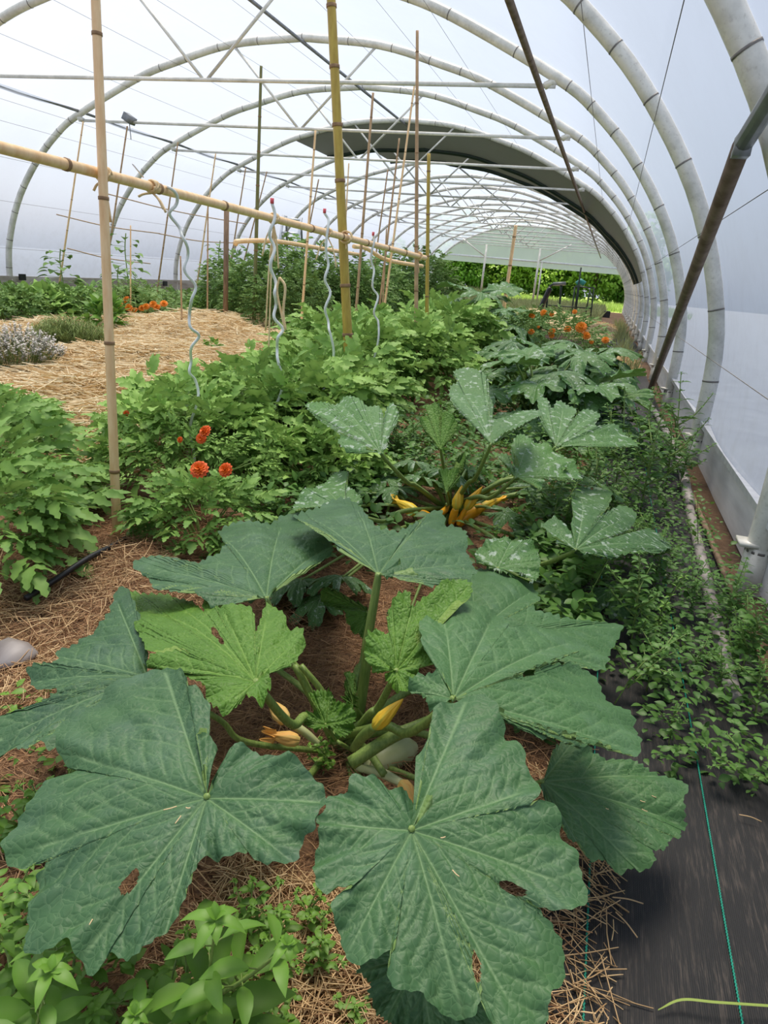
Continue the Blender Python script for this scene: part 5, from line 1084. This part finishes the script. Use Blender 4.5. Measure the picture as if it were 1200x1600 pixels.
# ------------------------------------------------------------------ weeds
def weed_mesh(h, pairs, L, w, seed, prof='oval', m='weed', lean=(0, 0), branches=3, tone=.5, tip=True, r=.0028):
    r_ = np.random.RandomState(seed); mb = MB(); mb2 = MB()
    def shoot(p0, d0, ln, npair, sL):
        P = catmull([p0, p0+d0*ln*.5+r_.normal(size=3)*ln*.04, p0+d0*ln+r_.normal(size=3)*ln*.06], 5); tube(mb2, P, [r, r*.5], 5)
        for i in range(npair):
            t = .22+.75*i/max(1, npair-1); q = P[int(t*(len(P)-1))]; a = i*PI/2+r_.rand()*.5+seed
            l = sL*(1-.45*max(0, t-.45)/.55)*(.8+.4*r_.rand(2)); D = np.array([[math.cos(a), math.sin(a), .35], [-math.cos(a), -math.sin(a), .35]])
            blades(mb, np.tile(q, (2, 1))+D*l[:, None]*.18, D, np.tile([0, 0, 1.], (2, 1))+r_.normal(size=(2, 3))*.2, l, l*w, prof, droop=.35, tone=tone+.1*t, toner=.3)
            for kk in range(2): tube(mb2, [q, q+D[kk]*l[kk]*.2], r*.35, 3, cap=False)
        if tip:
            a = r_.rand(6)*.4+np.arange(6)*PI/3; D = np.stack([np.cos(a), np.sin(a), .35+.3*r_.rand(6)], 1)
            blades(mb, np.tile(P[-1], (6, 1)), D, np.tile([0, 0, 1.], (6, 1)), sL*(.20+.22*r_.rand(6)), sL*.15, 'lance', droop=.6, tone=min(1, tone+.2), toner=.25)
            blades(mb, np.tile(P[-1]+[0, 0, .002], (4, 1)), D[:4]*[1, 1, 2.5], np.tile([0, 0, 1.], (4, 1)), sL*.16, sL*.11, prof, droop=.2, tone=min(1, tone+.4), toner=.1)
    d = norm(np.array([lean[0], lean[1], 1.0])); shoot(np.zeros(3), d, h, pairs, L)
    for b in range(branches):
        a = b*2.2+seed; q = d*h*(.2+.5*b/max(1, branches)); shoot(q, norm(np.array([math.cos(a), math.sin(a), .55])+d*.3), h*.45, max(2, pairs//2+1), L*.7)
    return mb, mb2
def weed_proto(h, pairs, L, w, seed, **k):
    m = k.pop('m', 'weed'); a, b = weed_mesh(h, pairs, L, w, seed, **k); e = empty('weed'); a.build('foliage', m, e); b.build('stem', 'stem', e); return e
WP = {'broad': weed_proto(.22, 7, .046, .50, 1, tone=.30, branches=4), 'lance': weed_proto(.26, 8, .092, .38, 2, prof='lance', tone=.22, branches=3), 'small': weed_proto(.16, 6, .032, .6, 3, branches=4, tone=.55, prof='round'),
      'darks': weed_proto(.22, 8, .034, .6, 4, branches=5, tone=.25, m='weed_dark'), 'darkl': weed_proto(.30, 13, .052, .5, 5, branches=6, tone=.35, m='weed_dark'),
      'trail': weed_proto(.34, 8, .040, .58, 6, branches=4, tone=.5, m='weed_dark', lean=(1.6, 0)), 'spire': weed_proto(.30, 12, .030, .35, 8, branches=1, tone=.75)}
wused = set(); wn_ = [0]
def weed(k, loc, rz, s, label, group, tilt=(0, 0)):
    o = copy_tree(WP[k]) if k in wused else WP[k]; wused.add(k)
    o.location = Vector(loc); o.rotation_euler = (tilt[0], tilt[1], rz); o.scale = (s, s, s); o['label'] = label; o['category'] = 'weed'; o['group'] = group; return o
# front left weeds, each placed by the ground point it grows from
GW = 'green weeds in the front left corner'
FW = [('lance', 325, 1372, .385, 'tall lance leaved weed in front of the left front zucchini leaf'), ('lance', 12, 1530, .30, 'broad leaved weed at the bottom left picture corner'), ('broad', 130, 1530, .24, 'broad leaved weed right of the corner one'),
      ('small', 290, 1490, .17, 'small yellow green weed below the left front leaf'), ('small', 372, 1500, .14, 'small weed at the foot of the tall lance leaved one'), ('broad', 440, 1400, .13, 'bushy weed between the two front zucchini leaves'), ('small', 490, 1385, .10, 'small weed left of the right front leaf edge'),
      ('broad', 392, 1370, .14, 'dark shaded weed under the left front leaf tip'), ('small', 425, 1455, .12, 'trailing weed over the pale straw at the bottom'), ('broad', 505, 1445, .11, 'weed against the left side of the right front leaf'), ('broad', 25, 1330, .20, 'weed at the left edge beside the left front leaf'),
      ('small', 60, 1225, .14, 'small bright weed under the dark left edge leaf'), ('broad', 10, 1420, .22, 'weed at the left edge, second from the corner'), ('small', 110, 1180, .12, 'small weed between the left edge leaf and the front leaf'), ('small', 60, 1470, .20, 'small weed below the lower left leaf tip'), ('small', 440, 1560, .10, 'short weed at the bottom edge in the straw'),
      ('small', 555, 1560, .05, 'small weed at the bottom edge against the front leaf'), ('broad', 215, 1560, .18, 'weed cut by the bottom edge left of the tall one'), ('small', 340, 1560, .15, 'small weed cut by the bottom edge right below the tall one'), ('small', 20, 1240, .15, 'weed at the left edge under the dark leaf'), ('broad', 245, 1510, .19, 'leafy weed just left of the tall lance leaved one')]
HTS = {'lance': .26, 'broad': .22, 'small': .16}
for k, (ty, px, py, h_, lab) in enumerate(FW):
    p = at_z(px, py, h_); p[2] = 0; s = h_/HTS[ty]; o = weed(ty, p, k*1.7, max(s, .55) if ty != 'lance' else 1.0, lab, GW, (0, 0)); o.scale = (o.scale[0], o.scale[1], s)
# tiny weed in the heart of the plant
p = at_z(505, 1195, .05); p[2] = .02; weed('small', p, .5, .62, 'small round leaved weed growing in the heart of the big zucchini', GW)
# right side weeds along the path
GR = 'weeds along the right path'
def lab_r(k, px, py):
    return RL[k]
RW = [('darkl', 985, 1010, 1.1), ('darks', 1010, 1080, 1.0), ('trail', 960, 1100, 1.0), ('darks', 1045, 1165, .7), ('darkl', 1180, 1060, 1.1), ('darks', 1195, 1130, 1.2), ('trail', 1190, 1220, .8), ('darks', 1120, 1090, .9), ('darkl', 1080, 960, .8), ('spire', 1030, 1000, 1.0),
      ('darkl', 1150, 990, .9), ('darks', 930, 930, 1.0), ('spire', 910, 985, .9), ('darkl', 1000, 800, 1.6), ('darkl', 960, 770, 1.6), ('darks', 1040, 760, 1.7), ('darkl', 1085, 745, 1.6), ('darks', 930, 800, 1.5), ('darkl', 880, 850, 1.0), ('darks', 845, 790, .9),
      ('spire', 930, 680, 1.3), ('darks', 1000, 860, 1.0), ('spire', 1150, 870, .8), ('darkl', 1095, 770, 1.0), ('darks', 985, 960, 1.0), ('darks', 1080, 1060, .8), ('darkl', 1140, 1040, .8), ('small', 860, 815, .9), ('small', 775, 860, .9), ('small', 800, 820, .8), ('darks', 905, 1050, .8), ('darkl', 1020, 920, .8), ('darks', 970, 890, 1.0), ('trail', 1060, 880, .8), ('darkl', 905, 775, 1.2), ('darks', 950, 825, 1.4), ('darks', 965, 700, 1.6), ('darkl', 990, 725, 1.3), ('darks', 900, 740, 1.5)]
RL = ['tall dark weed standing just right of the grey green zucchini leaf', 'dark small leaved weed at the near end of the marker line gap', 'trailing weed behind the broad right leaf', 'low weed above the lowest right zucchini leaf', 'tall weed hiding the foot of the nearest hoop', 'small leaved weed at the right picture edge below the hoop foot', 'trailing weed hanging over the cloth at the right picture edge', 'dense dark weed between the marker line and the right edge', 'tall dark weed beside the thinner pipe', 'yellow green flower spire weed over the marker line',
      'tall weed left of the nearest hoop foot', 'dark weed under the dark mottled leaf', 'upright spire weed in front of the dark mottled leaf', 'tall weed near the start of the grey pipe', 'dark bushy weed right of the bright mottled leaf', 'dark bushy weed against the grey pipe', 'tall bushy weed reaching over the grey pipe to the second hoop', 'dense dark weed below the right spreading mottled leaf', 'weed right of the yellow fruit', 'small weed under the bright mottled leaf',
      'tall pale spire weed rising before the golden straw heap', 'dark weed above the dark mottled leaf tip', 'thin spire weed against the white wall film', 'bushy weed at the foot of the second hoop', 'small leaved weed in the middle of the right cluster', 'low weed crossing the marker line', 'weed in front of the nearest hoop clamp', 'small bright weed right of the yellow fruit tips', 'small bright weed below the yellow fruit', 'small bright weed on dark ground right under the fruit', 'small leaved weed squeezed behind the broad right leaf', 'tall weed on the cloth edge by the brown soil', 'weed hanging behind the dark mottled leaf tip', 'sprawling weed between marker line and batten', 'weed between the bright and the dark mottled leaves', 'weed at the tip of the dark mottled leaf on the cloth edge', 'weed below the rear mottled plant near the foot of the rusty prop', 'weed on the cloth left of the pipe start', 'weed under the right spreading mottled leaf']
for k, (ty, px, py, s) in enumerate(RW):
    p = at_z(px, py, 0.02); dist = np.linalg.norm(p-CAMP); p[0] = min(p[0], .53); weed(ty, p, k*2.3 + (2.6 if ty == 'trail' else 0), s*(.52+.13*dist), RL[k], GR, (rnd.uniform(-.15, .15), rnd.uniform(-.25, .1)))
for k in range(34):
    x, y = rnd.uniform(-1.15, .0), rnd.uniform(2.1, 5.6)
    if abs(x+.45) < .32 and y < 3.0: y += .9
    weed(['darkl', 'darks', 'darkl', 'small'][k % 4], (x, y, 0), k*1.9, rnd.uniform(.7, 1.15), 'leafy weed growing among the zucchini and tomato plants of the bed', 'weeds inside the planted bed')
# low dark undergrowth between the plants (uncountable)
def cover(name, boxes, L, m, label, tone=.4, h=.10, prof='oval', wr=.6):
    mb = MB()
    for (x0, x1, y0, y1, n) in boxes:
        P = np.stack([x0+(x1-x0)*rs.rand(n), y0+(y1-y0)*rs.rand(n), .02+h*rs.rand(n)], 1); D = rs.normal(size=(n, 3)); D[:, 2] = np.abs(D[:, 2])*.4+.1
        N = np.array([0, 0, 1.])+rs.normal(size=(n, 3))*.3; l = L*(.5+rs.rand(n)); blades(mb, P, D, N, l, l*wr, prof, tone=tone, toner=.6)
    return tag(mb.build(name, m), label, 'undergrowth', kind='stuff')
cover('undergrowth_leaves', [(-1.15, .02, 2.0, 2.35, 500), (-1.15, -.75, 2.2, 3.4, 900), (-.2, .02, 2.2, 3.4, 700), (-.8, -.2, 2.95, 3.5, 700), (-1.0, .12, 3.4, 8.5, 8000), (-1.15, -.75, 1.9, 5.5, 1100), (-.15, .12, 1.35, 2.6, 900)], .040, 'weed_dark', 'low dark green undergrowth filling the ground between the zucchini plants', .30, .17)
cover('undergrowth_leaves', [(.25, .62, 1.35, 2.6, 1500), (.40, .62, 2.6, 5.2, 700), (.15, .35, 1.7, 3.6, 900), (.05, .45, 2.6, 4.6, 1400)], .024, 'weed_dark', 'fine trailing undergrowth over the cloth along the right wall', .25, .10)
cover('undergrowth_leaves', [(-.95, -.30, .30, .62, 800), (-1.1, -.75, .4, 1.1, 420)], .022, 'weed', 'small bright green undergrowth in the front left corner', .4, .07)
cover('undergrowth_leaves', [(-3.2, -1.5, 9, 22, 6000), (-8.5, -3, 10.5, 20, 8000), (-9.3, -6.3, 6, 12, 3000)], .12, 'tom_dark', 'dark mixed greenery between the back rows', .4, .25)
# tall seeding weeds far down the tunnel
def blades_field(name, x0, x1, y0, y1, n, h, w, m, label, tone=.5, lean=.25):
    mb = MB(); P = np.stack([x0+(x1-x0)*rs.rand(n), y0+(y1-y0)*rs.rand(n), 0*rs.rand(n)-.04], 1); D = rs.normal(size=(n, 3))*lean; D[:, 2] = 1
    hh = h*(.5+.7*rs.rand(n)); blades(mb, P, D, rs.normal(size=(n, 3))*[1, 1, .1], hh, w, 'blade', droop=.25, tone=tone, toner=.7, fold=.1)
    return tag(mb.build(name, m), label, 'grass', kind='stuff')
blades_field('tall_weeds', -6.8, -2.3, 17.5, 33, 9000, .45, .03, 'drygrass', 'tall seeding weeds filling the far half of the tunnel', .45)
blades_field('tall_weeds', -3.2, -.2, 23, 37, 5000, .48, .03, 'drygrass', 'tall grasses behind the green rack', .7)
blades_field('tall_weeds', -8.7, -5.5, 18, 37, 6000, .65, .035, 'drygrass', 'tall dark weeds along the far left wall', .1)
blades_field('lawn_grass', -12, 4, 38.7, 52, 16000, .38, .03, 'grassm', 'sunlit grass outside the open far end', .75)
blades_field('edge_grass', .25, .45, 8.8, 22, 900, .35, .016, 'drygrass', 'dry grass tufts at the foot of the right hoops', .5)

# hedge trees beyond the opening
def tree_proto(m, seed, r=2.2, h=5.0, n=5200, tone=.4):
    e = empty('hedge_tree'); mb = MB(); q = np.random.RandomState(seed)
    for k in range(22):
        c = q.normal(size=3)*[r*.45, r*.4, h*.22]+[0, 0, h*.5]; rr = (.55+.5*q.rand())*r*.42; nn = n//22; v = norm(q.normal(size=(nn, 3))); P = c+v*rr*(.75+.3*q.rand(nn))[:, None]; P[:, 2] = np.maximum(P[:, 2], .05)
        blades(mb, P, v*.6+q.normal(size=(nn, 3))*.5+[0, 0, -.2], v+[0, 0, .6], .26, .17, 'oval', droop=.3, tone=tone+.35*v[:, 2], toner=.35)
    mb.build('crown', m, e); mb = MB(); tube(mb, catmull([(0, 0, -.1), (.1, 0, h*.3), (-.05, .1, h*.7)], 4), [.14, .05], 8)
    for k in range(5): a = k*1.3; tube(mb, [(0.05, 0, h*(.2+.08*k)), (math.cos(a)*r*.6, math.sin(a)*r*.5, h*(.42+.09*k))], [.06, .02], 6)
    mb.build('trunk', 'twig', e); return e
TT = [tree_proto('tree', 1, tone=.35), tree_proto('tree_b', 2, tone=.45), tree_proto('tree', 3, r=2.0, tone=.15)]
TL_ = ['dark hedge tree at the left end of the far opening', 'second hedge tree in the left of the opening', 'dark hedge tree left of the left gable post', 'hedge tree right behind the left gable post', 'light green hedge tree between the posts by the pale pole', 'sunlit hedge tree just left of the right gable post', 'hedge tree right of the right gable post', 'hedge tree behind the metal frame', 'light hedge tree behind the green rack', 'dark hedge tree at the right side of the opening', 'hedge tree at the right end of the opening beside the tunnel wall', 'rear hedge tree showing over the others at the far left', 'rear hedge tree at the centre gap', 'rear hedge tree at the right gap']
tu = set()
for k in range(14):
    x = (-11.8+1.35*k) if k < 11 else (-9+5*(k-11)); y = 53+1.2*math.sin(k*2.1)+(4 if k >= 11 else 0); t = [0, 2, 0, 2, 1, 1, 0, 2, 1, 0, 0, 2, 0, 2][k]
    if k < 11: x = (-13.5+1.55*k)
    o = copy_tree(TT[t]) if t in tu else TT[t]; tu.add(t)
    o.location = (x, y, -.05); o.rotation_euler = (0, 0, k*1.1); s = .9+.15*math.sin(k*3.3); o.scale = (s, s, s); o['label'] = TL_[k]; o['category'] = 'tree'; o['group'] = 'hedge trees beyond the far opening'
# straw bits on the big leaves
mb = MB()
for k, (hx, hy, L_, a) in enumerate(((270, 1267, .018, .4),)):
    pass
# fallen straws and a grass blade on the cloth
mb = MB(); P = catmull([at_z(1028, 1578, .03), at_z(1065, 1562, .04), at_z(1120, 1566, .045), at_z(1210, 1572, .04)], 6); D = np.gradient(P, axis=0)
V = []; 
for i, p in enumerate(P): w = .0022*(1 if i > 2 else .4+.2*i); V += [p+[0, -w, 0], p+[0, 0, .001], p+[0, w, 0]]
n = len(P); F = [[i*3+j, i*3+j+3, i*3+j+4, i*3+j+1] for i in range(n-1) for j in (0, 1)]
mb.add(np.array(V), F, [0, .9, 0]); tag(mb.build('grass_blade', 'grassm'), 'single long grass blade lying across the black cloth at the bottom right', 'grass blade')
for k, (a_, b_, lab) in enumerate((((957, 1402), (1005, 1412), 'pale straw stalk on the black cloth at the straw edge'), ((962, 1425), (996, 1465), 'thin long straw stalk pointing over the black cloth'), ((1155, 1273), (1190, 1284), 'short straw stalk on the cloth near the right edge'))):
    A, B = at_z(*a_, .034), at_z(*b_, .03); mb = MB(); tube(mb, catmull([A, (A+B)/2+[0, 0, .003], B], 4), .0012, 5); tag(mb.build('straw_stalk', 'straw_pale', origin=(0, 0, 0)), lab, 'straw stalk')
# unused prototypes are never left in the scene
for o in list(PROTO):
    if o.parent is None: bpy.data.objects.remove(o)
